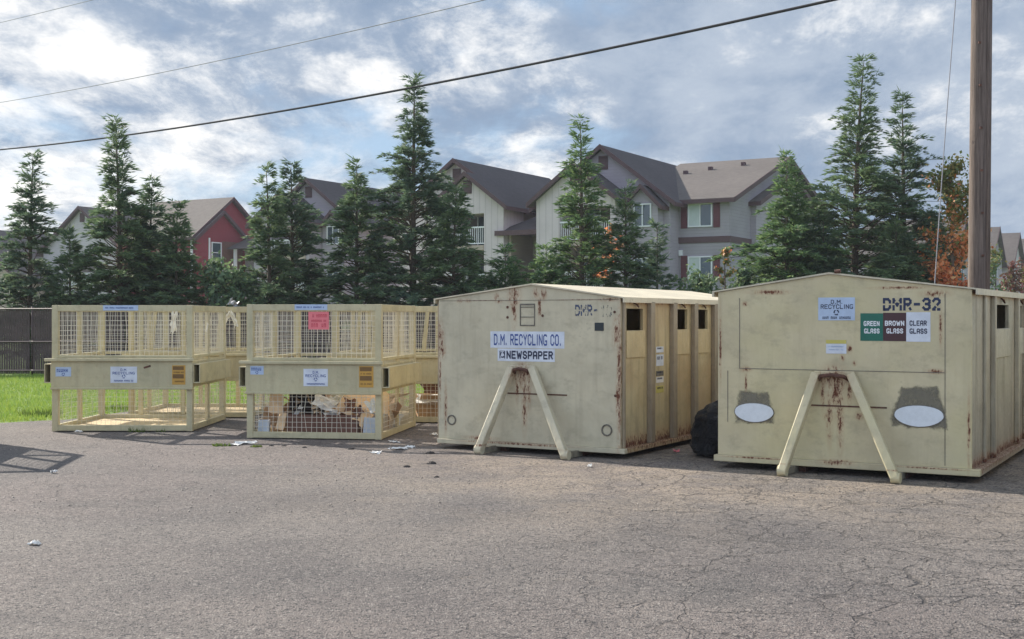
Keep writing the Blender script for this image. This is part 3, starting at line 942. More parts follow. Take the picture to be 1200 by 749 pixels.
for xa in (1.15, 3.5):
    pp = MB(); pp.box(xa, xa + 0.2, 3.4, 3.6, 3.4, 6.98); pp.build('porch_post', m_trim, hD)
pp = MB(); pp.box(1.35, 3.5, 3.45, 3.55, 4.0, 4.25); pp.build('porch_rail', m_trim, hD)
window_front(hD, 1.7, 2.9, 5.2, 6.4, 5.6, False, 0.3)
rr = MB(); rr.box(0.36, 0.42, 2.95, 5.0, 5.1, 5.4); rr.build('balcony_rail', m_trim, hD)
rr = MB(); rr.box(0.352, 0.38, 3.0, 5.3, 5.4, 7.6); rr.build('balcony_shade_paint', m_card_d, hD)  # flat dark panel paints the shade of a balcony opening

# --- pale left house and the brown roofed one beyond
hE = thing('apartment_building', 'pale lilac gabled apartment house behind the leftmost conifers', 'building', (-30.25, 103.6, 0), YAW)
main_block(hE, s_pale, s_pale, -11.8, -1.9, -6.87, -1.2, 14, 7.5, 11.1, None, None, roofmat=m_roof)
bz = MB(); bz.box(-7.9, -5.3, -1.24, -1.202, 4.6, 6.9); bz.build('balcony_shade_paint', m_balcony_shade, hE)  # dark panel on the wall, painting a shaded opening
bz = MB(); bz.box(-8.0, -5.2, -1.4, -1.25, 4.4, 5.4); bz.build('balcony_rail', m_trim, hE)
hF = thing('apartment_building', 'low brown roofed house at the left border of the photo behind a conifer', 'building', (-41.5, 106, 0), YAW)
main_block(hF, s_tan, s_tan, -12.5, 0.5, -6.0, -1.2, 18, 5.0, 9.4, None, None, roofmat=m_roof)

# --- receding houses at the right border
gl = ['lavender grey house seen between the autumn tree and the utility pole',
      'lavender grey house with dark gable edge just right of the utility pole',
      'lavender grey house with brown roof at the right border, second from the pole',
      'reddish sided house cut by the right border of the photo']
gcol = [s_lav, s_lav, s_pale, s_red]
for i, (gx_, gy_) in enumerate(((42.9, 118), (50.8, 130), (56.6, 139), (63.2, 149))):
    h_ = thing('apartment_building', gl[i], 'building', (gx_ - 2.1, gy_ - 3.64, 0), YAW)
    wing(h_, gcol[i], gcol[i], -9, 0, 8.4, 7.6, 11.1, belt=False)
    window_front(h_, -3.4, -1.6, 5.9, 7.2, 0, False)
    window_front(h_, -3.4, -1.6, 3.1, 4.4, 0, False)
    bq = MB(); bq.box(-7.2, -4.6, -1.5, -0.002, 2.7, 2.95); bq.box(-7.2, -4.6, -1.5, -1.44, 2.95, 3.9)
    bq.box(-7.2, -7.0, -1.5, -1.3, 0, 6.2); bq.box(-4.8, -4.6, -1.5, -1.3, 0, 6.2)
    bq.build('porch', m_trim, h_)
    window_right(h_, 3.4, 4.8, 5.7, 7.2, 0.0, False)


# ------------------------------------------------------------------ trees
def conifer(label, x, y, H, Rb, seed, mat, group='conifers planted behind the fence', openness=0.5, lean=(0, 0), nbr=None, tops=1, bare=None, name='conifer_tree'):
    R = np.random.default_rng(seed)
    root = thing(name, label, 'tree', (x, y, 0), 0, group)
    V = []; trunks = MB(); limbs = MB()
    leaders = [(0.0, 0.0, H, 1.0)]
    for k in range(1, tops):
        leaders.append((R.uniform(-0.5, 0.5) * Rb * 0.9, R.uniform(-0.3, 0.3) * Rb, H * R.uniform(0.86, 0.97), 0.7))
    for (lx, ly, Hh, sc) in leaders:
        bend = np.array([lean[0], lean[1]])

        def axis(h):
            q = h / Hh
            return np.array([lx * min(1, q * 2.0) + bend[0] * q ** 3, ly * min(1, q * 2.0) + bend[1] * q ** 3, h])
        trunks.tube([tuple(axis(h)) for h in np.linspace(0, Hh * 0.985, 9)], [max(0.008, 0.13 * (1 - h / Hh) ** 0.8 * H / 8) for h in np.linspace(0, Hh * 0.985, 9)], 7)
        nb = int((nbr or 45 * H) * sc)
        for i in range(nb):
            q = (i + R.uniform()) / nb
            q = q ** 0.92
            h = 0.25 + (Hh - 0.3) * q
            prof = (1.12 * (1 - q) ** 1.18 * (1.0 + 0.20 * math.sin(q * 13 + seed)) if q < 0.80 else 0.03 + 0.13 * (1 - q) / 0.2) * sc
            L = Rb * prof * (R.uniform(0.50, 1.12) if R.uniform() < 0.85 else R.uniform(1.1, 1.35)) + 0.14
            if R.uniform() < 0.07: L *= 1.45
            if q > 0.82 and R.uniform() < 0.35: continue
            az = R.uniform(0, 2 * np.pi)
            el = math.radians(R.uniform(5, 50) + 18 * q)
            p0 = axis(h)
            dh = np.array([math.cos(az), math.sin(az), 0.0])
            nseg = max(3, int(L / 0.13))
            pts_ = []
            for s_ in range(nseg + 1):
                tt = s_ / nseg
                r = L * tt
                zz = r * math.tan(el) * (1 - 0.55 * tt) - 0.16 * L * tt * tt
                pts_.append(p0 + dh * r + np.array([0, 0, zz]))
            if L > 0.7:
                limbs.tube([tuple(p) for p in (pts_[0], pts_[len(pts_) // 2], pts_[-1])], [0.018, 0.011, 0.004], 4, cap=False)
            # sprays along the limb, two sided and drooping a little, thin near the trunk
            P = np.array(pts_)
            ns = max(5, int(L * 47 * (1.15 - 0.35 * q - openness * (0.25 + 0.65 * q))))
            ts = R.uniform(0.12 if q > 0.6 else 0.3, 1.0, ns) ** 0.8
            idx = ts * nseg; i0 = np.minimum(idx.astype(int), nseg - 1); fr = (idx - i0)[:, None]
            base = P[i0] * (1 - fr) + P[i0 + 1] * fr
            dirb = P[i0 + 1] - P[i0]; dirb /= np.linalg.norm(dirb, axis=1)[:, None]
            side = np.array([-math.sin(az), math.cos(az), 0.0])
            ang = R.uniform(-1.15, 1.15, ns)[:, None]
            d = dirb * np.cos(ang) + side[None, :] * np.sin(ang) + np.stack([np.zeros(ns), np.zeros(ns), R.uniform(-0.15, 0.45, ns)], 1)
            d /= np.linalg.norm(d, axis=1)[:, None]
            ln = R.uniform(0.12, 0.32, ns)[:, None] * (0.75 + 0.5 * (1 - ts))[:, None]
            base = base + R.normal(0, 0.03, (ns, 3))
            # each spray = 3 narrow blades fanning
            for fa_ in (-0.55, -0.18, 0.18, 0.55):
                up = np.array([0, 0, 1.0])
                sdv = np.cross(d, up); sdv /= (np.linalg.norm(sdv, axis=1)[:, None] + 1e-6)
                dd = d * math.cos(fa_) + sdv * math.sin(fa_) + R.normal(0, 0.12, (ns, 3))
                l2 = ln * R.uniform(0.6, 1.1, (ns, 1))
                wv_ = np.cross(dd, R.normal(0, 1, (ns, 3)) + np.array([0, 0, 1.2])); wv_ /= (np.linalg.norm(wv_, axis=1)[:, None] + 1e-6)
                wv_ = wv_ * R.uniform(0.009, 0.023, (ns, 1))
                tip = base + dd * l2; mid = base + dd * l2 * 0.45
                V.append(np.stack([base, mid + wv_, tip, mid - wv_], 1).reshape(-1, 3))
    V = np.concatenate(V); n = len(V) // 4
    np_mesh('foliage', V, np.arange(n * 4).reshape(-1, 4), mat, parent=root)
    trunks.add(limbs.v, limbs.f)
    trunks.build('trunk', m_bark, root, smooth=True)
    return root


def PX(px, Z):
    return (px - 600) / F_PX * Z


def HH(py, Z):
    return 1.6 + (372 - py) / F_PX * Z


TREES = [
    # px, top py, Z, half width px, mat, openness, lean, tops, label
    (35, 180, 37.0, 37, 1, 0.45, (0.1, 0), 1, 'open topped conifer, the leftmost tree in the photo'),
    (82, 272, 36.5, 24, 0, 0.2, (0, 0), 1, 'low bushy conifer in front of the pale lilac house'),
    (141, 140, 36.5, 37, 0, 0.3, (-0.15, 0), 1, 'tall conifer with a side arm reaching left, above the left cage'),
    (175, 208, 37.5, 36, 1, 0.25, (0.1, 0), 2, 'dense conifer just right of the tall one above the left cage'),
    (206, 236, 36.6, 32, 0, 0.25, (0.05, 0), 1, 'small conifer directly left of the red house'),
    (316, 195, 36.8, 28, 0, 0.35, (-0.1, 0), 1, 'left one of the twin conifers with thin bare tips'),
    (343, 190, 37.6, 38, 1, 0.25, (-0.05, 0), 1, 'right one of the twin conifers with thin bare tips'),
    (418, 188, 36.8, 46, 0, 0.35, (0, 0), 1, 'conifer with a thin curled top above the second cage'),
    (484, 90, 37.2, 54, 1, 0.25, (0.05, 0), 1, 'tallest centre conifer, left of the beige house'),
    (531, 215, 36.0, 40, 0, 0.25, (0.1, 0), 1, 'shorter conifer leaning on the right flank of the tallest centre one'),
    (592, 290, 35.6, 40, 2, 0.3, (0, 0), 1, 'low pale green conifer below the beige house'),
    (640, 288, 36.2, 34, 2, 0.3, (0, 0), 1, 'low pale green conifer left of the centre right conifer'),
    (682, 138, 36.6, 38, 2, 0.5, (-0.05, 0), 1, 'slender conifer before the balcony of the grey house'),
    (733, 218, 36.0, 30, 0, 0.3, (0, 0), 1, 'bushy conifer below the small gable window of the grey house'),
    (770, 262, 36.6, 18, 1, 0.4, (0, 0), 1, 'small conifer left of the shuttered windows'),
    (922, 180, 36.2, 42, 2, 0.35, (0, 0), 2, 'broad conifer covering the right end of the grey house'),
    (1001, 66, 36.8, 60, 0, 0.55, (0.3, 0), 1, 'tallest conifer at right with its tip bent to the right'),
    (1059, 110, 37.4, 48, 1, 0.5, (-0.05, 0), 1, 'slim conifer between the bent tipped one and the autumn tree'),
    (965, 250, 36.0, 34, 1, 0.3, (0, 0), 1, 'low dark conifer at the left foot of the bent tipped conifer'),
    (1050, 262, 35.6, 42, 0, 0.3, (0, 0), 1, 'low dark conifer at the left foot of the autumn tree'),
    (1092, 240, 37.6, 36, 1, 0.35, (0, 0), 1, 'dark conifer rising behind the autumn tree'),
]
for i, (px, py, Z, hw, mi, op, ln, tp, lab) in enumerate(TREES):
    conifer(lab, PX(px, Z), Z, HH(py, Z), hw / F_PX * Z * 1.62, 100 + i, m_con[mi], openness=op, lean=ln, tops=tp)


def leafy(label, x, y, H, Rb, z0, n, seed, mats, split, group=None, name='deciduous_tree', lsz=0.07, cat='tree'):
    R = np.random.default_rng(seed)
    root = thing(name, label, cat, (x, y, 0), 0, group)
    tr = MB(); tr.tube([(0, 0, 0), (0.05, 0, H * 0.5), (0.02, 0, H * 0.93)], [0.07 * H / 6, 0.05 * H / 6, 0.01], 7)
    P = []
    nb = int(10 + n / 260)
    for i in range(nb):
        h = z0 + (H * 0.93 - z0) * (i + R.uniform()) / nb
        q = (h - z0) / (H - z0)
        az = R.uniform(0, 2 * np.pi); L = Rb * (0.55 + 0.6 * math.sin(math.pi * min(1, q * 0.8 + 0.18))) * R.uniform(0.6, 1.1) * (1.0 if q < 0.75 else 0.6)
        e = np.array([math.cos(az) * L, math.sin(az) * L, L * R.uniform(0.5, 1.1)])
        tr.tube([(0, 0, h), tuple(np.array([0, 0, h]) + e * 0.6 + np.array([0, 0, -0.05])), tuple(np.array([0, 0, h]) + e)], [0.02, 0.012, 0.004], 5, cap=False)
        k = int(n / nb)
        t_ = R.uniform(0.2, 1.0, k)[:, None]
        P.append(np.array([0, 0, h]) + e * t_ + R.normal(0, 1, (k, 3)) * np.array([0.16, 0.16, 0.16]) * Rb * 0.8 * (0.5 + t_))
    P = np.concatenate(P); k = len(P)
    a = R.normal(0, 1, (k, 3)); a /= np.linalg.norm(a, axis=1)[:, None]
    bb = np.cross(a, R.normal(0, 1, (k, 3))); bb /= np.linalg.norm(bb, axis=1)[:, None]
    s_ = R.uniform(0.6, 1.3, (k, 1)) * lsz
    V = np.stack([P - a * s_, P + bb * s_ * 0.6, P + a * s_, P - bb * s_ * 0.6], 1).reshape(-1, 3)
    zz = P[:, 2] / H + R.normal(0, 0.12, k)
    np_mesh('foliage', V, np.arange(k * 4).reshape(-1, 4), mats, (zz > split).astype(int), root)
    tr.build('trunk', m_bark, root, smooth=True)
    return root


leafy('autumn tree with orange and rust red leaves beside the utility pole', PX(1114, 35.2), 35.2, HH(176, 35.2), 0.85, 0.9, 6000, 7, [m_aut, m_autg], 0.66, lsz=0.062)
leafy('thin sapling with reddish top in front of the shuttered windows', PX(848, 35.4), 35.4, HH(280, 35.4), 0.30, 1.0, 900, 8, [m_autg, m_aut], 0.93, lsz=0.05)
leafy('small orange leaved shrub behind the centre right conifer', PX(716, 38.5), 38.5, HH(262, 38.5), 0.6, 1.5, 700, 9, [m_aut, m_aut], 0.5, lsz=0.06)
leafy('rust red shrub before the far houses right of the pole', PX(1181, 60), 60, HH(308, 60), 1.0, 0.6, 1200, 10, [m_redl, m_redl], 0.5, lsz=0.09)
leafy('dull green tree before the far houses right of the pole', PX(1166, 66), 66, HH(288, 66), 0.9, 0.8, 1400, 12, [m_con[2], m_autg], 0.8, lsz=0.09)
leafy('red shrub cut by the right border before the far houses', PX(1199, 62), 62, HH(312, 62), 1.0, 0.5, 1200, 13, [m_redl, m_autg], 0.7, lsz=0.09)
for i, (px, py, lab) in enumerate([(255, 305, 'low green shrub before the red house'), (277, 325, 'low green shrub right of the red house window'),
                                   (822, 322, 'low green shrub below the lower shuttered window'), (868, 318, 'low green shrub right of the thin sapling')]):
    leafy(lab, PX(px, 36.5), 36.5, HH(py, 36.5), 0.75, 0.2, 2600, 30 + i, [m_con[2], m_con[0]], 0.6, name='shrub', cat='shrub')

# ------------------------------------------------------------------ utility pole, its cables and guy wire
PB = Vector((PX(1144, 20.5), 20.5, 0))
lean = (PX(1148, 20.5) - PX(1144, 20.5)) / 6.86
pole = thing('utility_pole', 'weathered wooden utility pole behind the green, brown and clear glass container', 'utility pole', PB)
m = MB()
hs = np.linspace(0, 11.5, 24)
m.tube([(lean * h, 0, h) for h in hs], [0.156 - 0.0032 * h for h in hs], 20)
m.build('pole_shaft', m_pole, pole, smooth=True)
m = MB(); m.tube([(0.125 + lean * h, -0.075, h) for h in (0, 5, 11)], [0.055, 0.053, 0.05], 10)
m.build('conduit', m_pole, pole, smooth=True)
for h in (2.6, 3.3, 4.0, 4.7, 5.4, 6.1):
    m = MB()
    a = -2.0 + (h * 3.7 % 0.9)
    m.box(math.cos(a) * 0.155 + lean * h - 0.02, math.cos(a) * 0.155 + lean * h + 0.02, math.sin(a) * 0.165 - 0.012, math.sin(a) * 0.165 + 0.01, h, h + 0.035)
    m.build('pole_bolt', m_rusty, pole)


def cable(name, label, pts, r, mat, cat='cable', n=6):
    m = MB()
    # smooth the polyline (Catmull-Rom)
    P = [Vector(p) for p in pts]; out = []
    for i in range(len(P) - 1):
        p0 = P[max(i - 1, 0)]; p1 = P[i]; p2 = P[i + 1]; p3 = P[min(i + 2, len(P) - 1)]
        for k in range(8):
            t_ = k / 8
            out.append(0.5 * ((2 * p1) + (p2 - p0) * t_ + (2 * p0 - 5 * p1 + 4 * p2 - p3) * t_ ** 2 + (3 * p1 - p0 - 3 * p2 + p3) * t_ ** 3))
    out.append(P[-1])
    m.tube([tuple(p) for p in out], r, n)
    return tag(m.build(name, mat, smooth=True), label, cat)


def P3(px, py, Z):
    return (PX(px, Z), Z, HH(py, Z))


def span(p_a, p_b, sag, n=9):
    A_ = Vector(p_a); B_ = Vector(p_b); o = []
    for i in range(n):
        t_ = i / (n - 1); p = A_.lerp(B_, t_); p.z -= sag * 4 * t_ * (1 - t_); o.append(tuple(p))
    return o


top = lambda h: (PB.x + lean * h, PB.y, h)
E0 = P3(-160, 184, 58)
cable('power_cable', 'thick black overhead cable crossing the whole sky to the pole', span(E0, (top(7.5)[0] - 0.1, 20.42, 7.36), 0.75), 0.028, m_cable)
cable('power_cable', 'thin grey overhead wire above the thick one, leaving through the top edge', span(P3(-160, 142, 58), (top(8.9)[0] - 0.1, 20.42, 8.9), 0.55), 0.011, m_cable_g)
cable('power_cable', 'faint short wire across the top left corner of the sky', span(P3(-160, 62, 58), (top(10.9)[0] - 0.1, 20.42, 11.0), 0.35), 0.010, m_cable_g)
far = MB(); far.tube([(E0[0] - 0.2, 58.2, 0), (E0[0] - 0.2, 58.2, 14.6)], [0.17, 0.12], 12)
cable('guy_wire', 'thin grey guy wire slanting down left of the utility pole', [(PX(1088, 20.5), 20.6, 0.0), (PX(1105.5, 20.55), 20.55, HH(185, 20.55)), (top(10.9)[0] - 0.12, 20.5, 10.9)], 0.008, m_cable_g, 'wire')


# ------------------------------------------------------------------ roll-off recycling containers
def container(root, W_, L_, wx0, wx1, ze, zp, ap, zb, ribs, slots, fm, sm, rmat, feet, tops, lip, wy=0.04, railm=None, ribm=None):
    """local x = front width, y = depth, z up. front wall outer face at y=wy"""
    T = 0.035
    top = ze - 0.02
    # base frame: flange running round the floor
    m = MB()
    m.box(0, W_, 0, wy + 0.04, zb, zb + lip)
    m.build('base_rim', fm, root, bevel=0.006)
    for (q0, q1) in ((0, 0.09), (W_ - 0.09, W_)):
        m = MB(); m.box(q0, q1, wy + 0.04, L_ - 0.06, zb, zb + lip); m.build('side_rim', sm, root, bevel=0.006)
    m = MB(); m.box(0.09, W_ - 0.09, wy + 0.04, L_ - 0.06, zb + 0.01, zb + 0.05)
    m.build('floor_plate', m_rusty, root)
    for sx in (feet[0] + 0.05, feet[1] - 0.05):
        m = MB(); m.box(sx - 0.06, sx + 0.06, 0.10, L_ - 0.3, 0.015, zb + 0.008)
        m.build('skid_rail', m_rusty, root)
    # front plate with shallow raised seams
    m = MB()
    m.prism([(wx0, zb + lip + 0.002), (wx1, zb + lip + 0.002), (wx1, top), (ap, zp - 0.02), (wx0, top)], wy, wy + T)
    m.build('front_wall', fm, root)
    m = MB()
    m.prism([(wx0, zb + lip + 0.002), (wx1, zb + lip + 0.002), (wx1, top), (ap, zp - 0.02), (wx0, top)], L_ - 0.06 - T, L_ - 0.06)
    m.build('back_wall', sm, root)
    m = MB(); m.box(wx0, wx0 + T, wy + T + 0.001, L_ - 0.1, zb + lip + 0.002, top)
    m.build('side_wall', sm, root)
    # right side wall built round the slots
    m = MB(); y = wy + T + 0.001
    zl = zb + lip + 0.002
    for (s0, s1, q0, q1) in slots:
        m.box(wx1 - T, wx1, y, s0, zl, top)
        m.box(wx1 - T, wx1, s0, s1, zl, q0); m.box(wx1 - T, wx1, s0, s1, q1, top)
        y = s1
    m.box(wx1 - T, wx1, y, L_ - 0.1, zl, top)
    m.build('slotted_wall', sm, root)
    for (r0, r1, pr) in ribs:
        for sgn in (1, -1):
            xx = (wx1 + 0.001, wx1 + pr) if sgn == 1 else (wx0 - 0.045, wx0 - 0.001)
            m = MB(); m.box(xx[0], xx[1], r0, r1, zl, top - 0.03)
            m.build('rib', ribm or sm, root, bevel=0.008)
    for (s0, s1, q0, q1) in slots:
        m = MB()
        m.box(wx1 + 0.001, wx1 + 0.016, s0 - 0.02, s1 + 0.03, q0 - 0.31, q0 - 0.003)
        cv = m.build('slot_cover', railm or sm, root, bevel=0.004)
        m = MB(); c = (s0 + s1) / 2
        m.tube([(wx1, c - 0.03, q1 + 0.07), (wx1 + 0.035, c - 0.03, q1 + 0.05), (wx1 + 0.035, c + 0.03, q1 + 0.02), (wx1 + 0.01, c + 0.05, q1 + 0.05)], 0.009, 6)
        m.build('slot_hook', m_rusty, root, smooth=True)
    # roof of two sheets with turned-down edges
    m = MB()
    ov = 0.06
    for (xe, sg) in ((wx0, -1), (wx1, 1)):
        xo = xe + sg * ov
        k = (zp - ze) / abs(ap - xe); zo = ze - k * ov
        if sg == -1: poly = [(xo, zo), (ap, zp), (ap, zp - 0.018), (xo + 0.02, zo - 0.012), (xo + 0.02, zo - 0.06), (xo, zo - 0.06)]
        else: poly = [(ap, zp), (xo, zo), (xo, zo - 0.06), (xo - 0.02, zo - 0.06), (xo - 0.02, zo - 0.012), (ap, zp - 0.018)]
        m.prism(poly, wy - 0.022, L_ - 0.02)
    m.build('roof', rmat, root)
    # hoist A-frame
    for k in (0, 1):
        m = MB()
        f0 = Vector((feet[k], -0.335, 0.055)); t0 = Vector((tops[k], wy - 0.05, tops[2]))
        m.beam(f0, t0, 0.085, 0.10, up=(0, -1, 0.3))
        m.build('hoist_leg', fm, root, bevel=0.012)
        m = MB(); m.tube([(feet[k] - 0.043, -0.325, 0.066), (feet[k] + 0.043, -0.325, 0.066)], 0.056, 16)
        m.build('nose_roller', fm, root, smooth=False)
        m = MB(); m.beam((feet[k] + (0.012 if k == 0 else -0.012), -0.29, 0.055), (feet[k] + (0.02 if k == 0 else -0.02), 0.12, 0.052), 0.035, 0.07)
        m.build('leg_strut', m_strut, root)
    m = MB()
    c = (tops[0] + tops[1]) / 2
    m.tube([(tops[0] + 0.02, wy - 0.03, tops[2] - 0.06), (tops[0] + 0.06, wy - 0.11, tops[2] - 0.02), (c, wy - 0.14, tops[2] - 0.005),
            (tops[1] - 0.06, wy - 0.11, tops[2] - 0.02), (tops[1] - 0.02, wy - 0.03, tops[2] - 0.06)], 0.020, 8)
    m.build('hook_bar', m_rusty, root, smooth=True)
    m = MB(); m.box(tops[0] - 0.03, tops[1] + 0.03, wy - 0.05, wy - 0.001, tops[2] - 0.02, tops[2] + 0.03)
    m.build('hoist_plate', fm, root, bevel=0.01)
    m = MB(); m.box(feet[0] + 0.17, feet[1] - 0.17, wy - 0.006, wy - 0.001, 0.70, 0.715)
    m.build('weld_seam', m_rusty, root)


def sign(root, name, x0, x1, z0, z1, y, mat, rows, ink, border=None, label=None):
    m = MB(); m.box(x0, x1, y - 0.003, y - 0.0005, z0, z1)
    o = m.build(name, mat, root)
    if label: o['label'] = label
    l_ = MB(); w = x1 - x0; h = z1 - z0
    for (kind, s_, fx0, fx1, fz0, fz1) in rows:
        a = (x0 + w * fx0, x0 + w * fx1, z0 + h * fz0, z0 + h * fz1, y - 0.0045)
        if kind == 't': letters(l_, s_, *a, bold=1.55 if s_ in ('NEWSPAPER', 'GREEN', 'BROWN', 'CLEAR', 'GLASS') else 1.1)
        elif kind == 's': scribble(l_, *a, seed=s_)
        elif kind == 'r': recycle(l_, (a[0] + a[1]) / 2, (a[2] + a[3]) / 2, (a[3] - a[2]) / 2, a[4])
        elif kind == 'b': l_.box(a[0], a[1], a[4] - 0.0004, a[4], a[2], a[3])
    l_.build('lettering', ink, o)
    return o


U = lambda a, b_, O: (O[0] + 0.866 * a + 0.5 * b_, O[1] - 0.5 * a + 0.866 * b_)
OM = (-0.912, 15.03); OR = (2.13, 13.07)

fm_M = paint('paint_newspaper_front', CREAM_M, spots=[(1.06, 1.86, 0.10, 0.17), (1.35, 1.87, 0.05, 0.09), (1.45, 1.87, 0.05, 0.09), (0.02, 1.36, 0.07, 0.22),
              (0.06, 1.2, 0.05, 0.12), (2.38, 1.42, 0.055, 0.22), (2.40, 0.7, 0.035, 0.28), (1.18, 0.93, 0.15, 0.20), (1.10, 0.78, 0.03, 0.20), (1.26, 0.74, 0.03, 0.25), (1.2, 0.62, 0.045, 0.42), (1.06, 1.70, 0.045, 0.26), (1.40, 1.74, 0.03, 0.18), (0.10, 0.5, 0.03, 0.35), (0.02, 0.9, 0.02, 0.5), (0.6, 0.16, 0.25, 0.03), (0.82, 1.84, 0.04, 0.06), (0.30, 1.80, 0.05, 0.03),
              (0.42, 1.80, 0.05, 0.03), (0.85, 1.79, 0.06, 0.03), (2.30, 1.80, 0.16, 0.03), (1.1, 0.12, 0.9, 0.02), (2.415, 0.9, 0.035, 1.0), (2.0, 1.80, 0.5, 0.010), (0.6, 1.80, 0.5, 0.008)], streak=0.10, seed=1.0)
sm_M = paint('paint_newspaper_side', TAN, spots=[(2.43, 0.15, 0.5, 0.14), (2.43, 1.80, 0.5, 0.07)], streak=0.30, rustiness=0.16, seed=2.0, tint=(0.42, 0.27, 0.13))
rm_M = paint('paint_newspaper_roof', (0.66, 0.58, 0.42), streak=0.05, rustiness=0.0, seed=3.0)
bm = thing('newspaper_container', 'cream steel recycling container lettered NEWSPAPER, third from the left', 'container', (OM[0], OM[1], 0), YAW, 'steel roll-off recycling containers')
ribs_M = [(0.0 + 0.08, 0.13, 0.03), (0.77, 0.89, 0.06), (1.45, 1.57, 0.06), (2.14, 2.26, 0.06), (2.85, 2.97, 0.06), (3.56, 3.68, 0.06), (4.27, 4.39, 0.06), (4.80, 4.86, 0.04)]
slots_M = [(0.20, 0.66, 1.45, 1.70), (1.66, 2.03, 1.45, 1.70), (2.36, 2.73, 1.45, 1.70), (3.76, 4.13, 1.45, 1.70)]
m_cov = paint('paint_slot_cover', (0.60, 0.47, 0.255), streak=0.12, rustiness=0.05, seed=6.0)
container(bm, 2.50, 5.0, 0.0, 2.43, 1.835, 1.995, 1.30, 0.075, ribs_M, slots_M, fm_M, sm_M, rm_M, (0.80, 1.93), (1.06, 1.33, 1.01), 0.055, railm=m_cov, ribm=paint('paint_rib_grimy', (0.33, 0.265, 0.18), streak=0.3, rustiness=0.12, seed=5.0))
Y = 0.04
sign(bm, 'company_sign', 0.735, 1.725, 1.24, 1.435, Y, m_lab_white, [('t', 'D.M. RECYCLING CO.', 0.05, 0.96, 0.16, 0.84)], m_blue)
sign(bm, 'newspaper_sign', 0.835, 1.600, 1.085, 1.232, Y, m_lab_white, [('t', 'NEWSPAPER', 0.16, 0.97, 0.18, 0.84), ('b', 0, 0.035, 0.05, 0.2, 0.82), ('b', 0, 0.12, 0.135, 0.2, 0.82), ('b', 0, 0.05, 0.12, 0.78, 0.82), ('r', 0, 0.05, 0.125, 0.25, 0.75)], m_navy)
m = MB(); letters(m, 'DMR-', 1.862, 2.15, 1.615, 1.745, Y - 0.002, bold=1.4, stencil=True)
m.build('stencilled_number', m_fade, bm)
m = MB(); letters(m, '10', 2.185, 2.325, 1.605, 1.735, Y - 0.002, bold=1.4, stencil=True)
m.build('stencilled_number', m_fade2, bm, label='almost worn off digits of the stencilled number')
m = MB(); m.box(2.112, 2.225, Y - 0.004, Y - 0.0005, 1.448, 1.540); m.build('dark_sticker', m_greysq, bm)
m = MB()
for q in ((1.14, 1.34, 1.742, 1.760), (1.14, 1.34, 1.715, 1.725), (1.14, 1.15, 1.51, 1.742), (1.33, 1.34, 1.51, 1.742), (1.14, 1.34, 1.50, 1.512), (1.14, 1.34, 1.60, 1.608)):
    m.box(q[0], q[1], Y - 0.008, Y - 0.0005, q[2], q[3])
m.build('placard_frame', m_smudge, bm)
m = MB(); m.box(0.02, 2.41, Y - 0.003, Y - 0.0005, 1.797, 1.802); m.build('gable_seam', m_smudge, bm)
for (hx, hz, hr) in ((0.19, 0.36, 0.055), (2.265, 0.33, 0.06)):
    m = MB(); pts_ = [(hx + math.cos(a) * hr, Y - 0.006, hz + math.sin(a) * hr) for a in np.linspace(0, 2 * math.pi, 17)]
    m.tube(pts_, 0.009, 6, cap=False); m.build('drain_ring', m_smudge, bm, smooth=True)
for (cx_, cz_) in ((0.97, 1.72), (1.44, 1.62), (0.97, 1.60), (2.36, 1.66), (2.37, 0.72)):
    m = MB(); m.tube([(cx_, Y - 0.006, cz_), (cx_, Y, cz_)], 0.016, 8); m.build('bolt', m_rusty, bm)
# stickers on the second side bay
for k, (z0, z1, mt) in enumerate(((1.18, 1.25, m_lab_white), (1.02, 1.155, m_lab_white), (0.90, 0.96, m_smudge), (0.82, 0.89, m_paper), (0.70, 0.78, m_yellow_l))):
    m = MB(); m.box(2.431, 2.434, 1.04, 1.26, z0, z1)
    o = m.build('side_sticker', mt, bm)
    l_ = MB(); scribble(l_, 1.07, 1.24, z0 + (z1 - z0) * 0.55, z0 + (z1 - z0) * 0.85, 2.4345, 60 + k, axis='y'); l_.build('lettering', m_navy, o)

fm_R = paint('paint_glass_front', (0.565, 0.490, 0.315), spots=[(1.27, 0.98, 0.20, 0.16), (1.29, 0.84, 0.09, 0.28), (1.22, 0.62, 0.04, 0.34), (1.33, 0.55, 0.04, 0.36), (1.42, 0.88, 0.03, 0.2), (1.15, 0.85, 0.03, 0.2), (0.6, 1.86, 0.25, 0.03), (1.9, 1.89, 0.3, 0.02), (2.56, 0.5, 0.02, 0.4), (0.06, 1.3, 0.018, 0.5), (2.3, 1.5, 0.02, 0.2), (0.34, 0.9, 0.02, 0.16), (1.19, 0.60, 0.04, 0.05), (1.52, 0.62, 0.05, 0.05),
             (1.30, 0.14, 0.20, 0.035), (1.35, 1.19, 0.03, 0.04), (1.42, 1.28, 0.035, 0.05), (1.47, 1.14, 0.025, 0.03), (2.25, 1.075, 0.10, 0.03), (0.34, 1.055, 0.07, 0.035),
             (0.33, 1.74, 0.035, 0.03), (2.25, 1.83, 0.16, 0.04), (2.63, 1.62, 0.025, 0.05), (2.2, 0.14, 0.5, 0.012), (0.5, 0.14, 0.5, 0.012)], streak=0.10, seed=8.0, tint=(0.56, 0.50, 0.27))
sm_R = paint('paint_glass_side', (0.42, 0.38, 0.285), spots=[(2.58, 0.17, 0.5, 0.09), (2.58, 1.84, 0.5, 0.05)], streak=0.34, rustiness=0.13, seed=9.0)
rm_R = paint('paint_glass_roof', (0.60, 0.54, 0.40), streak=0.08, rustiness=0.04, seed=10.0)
br = thing('glass_container', 'cream steel recycling container with green, brown and clear glass sign, rightmost', 'container', (OR[0], OR[1], 0), YAW, 'steel roll-off recycling containers')
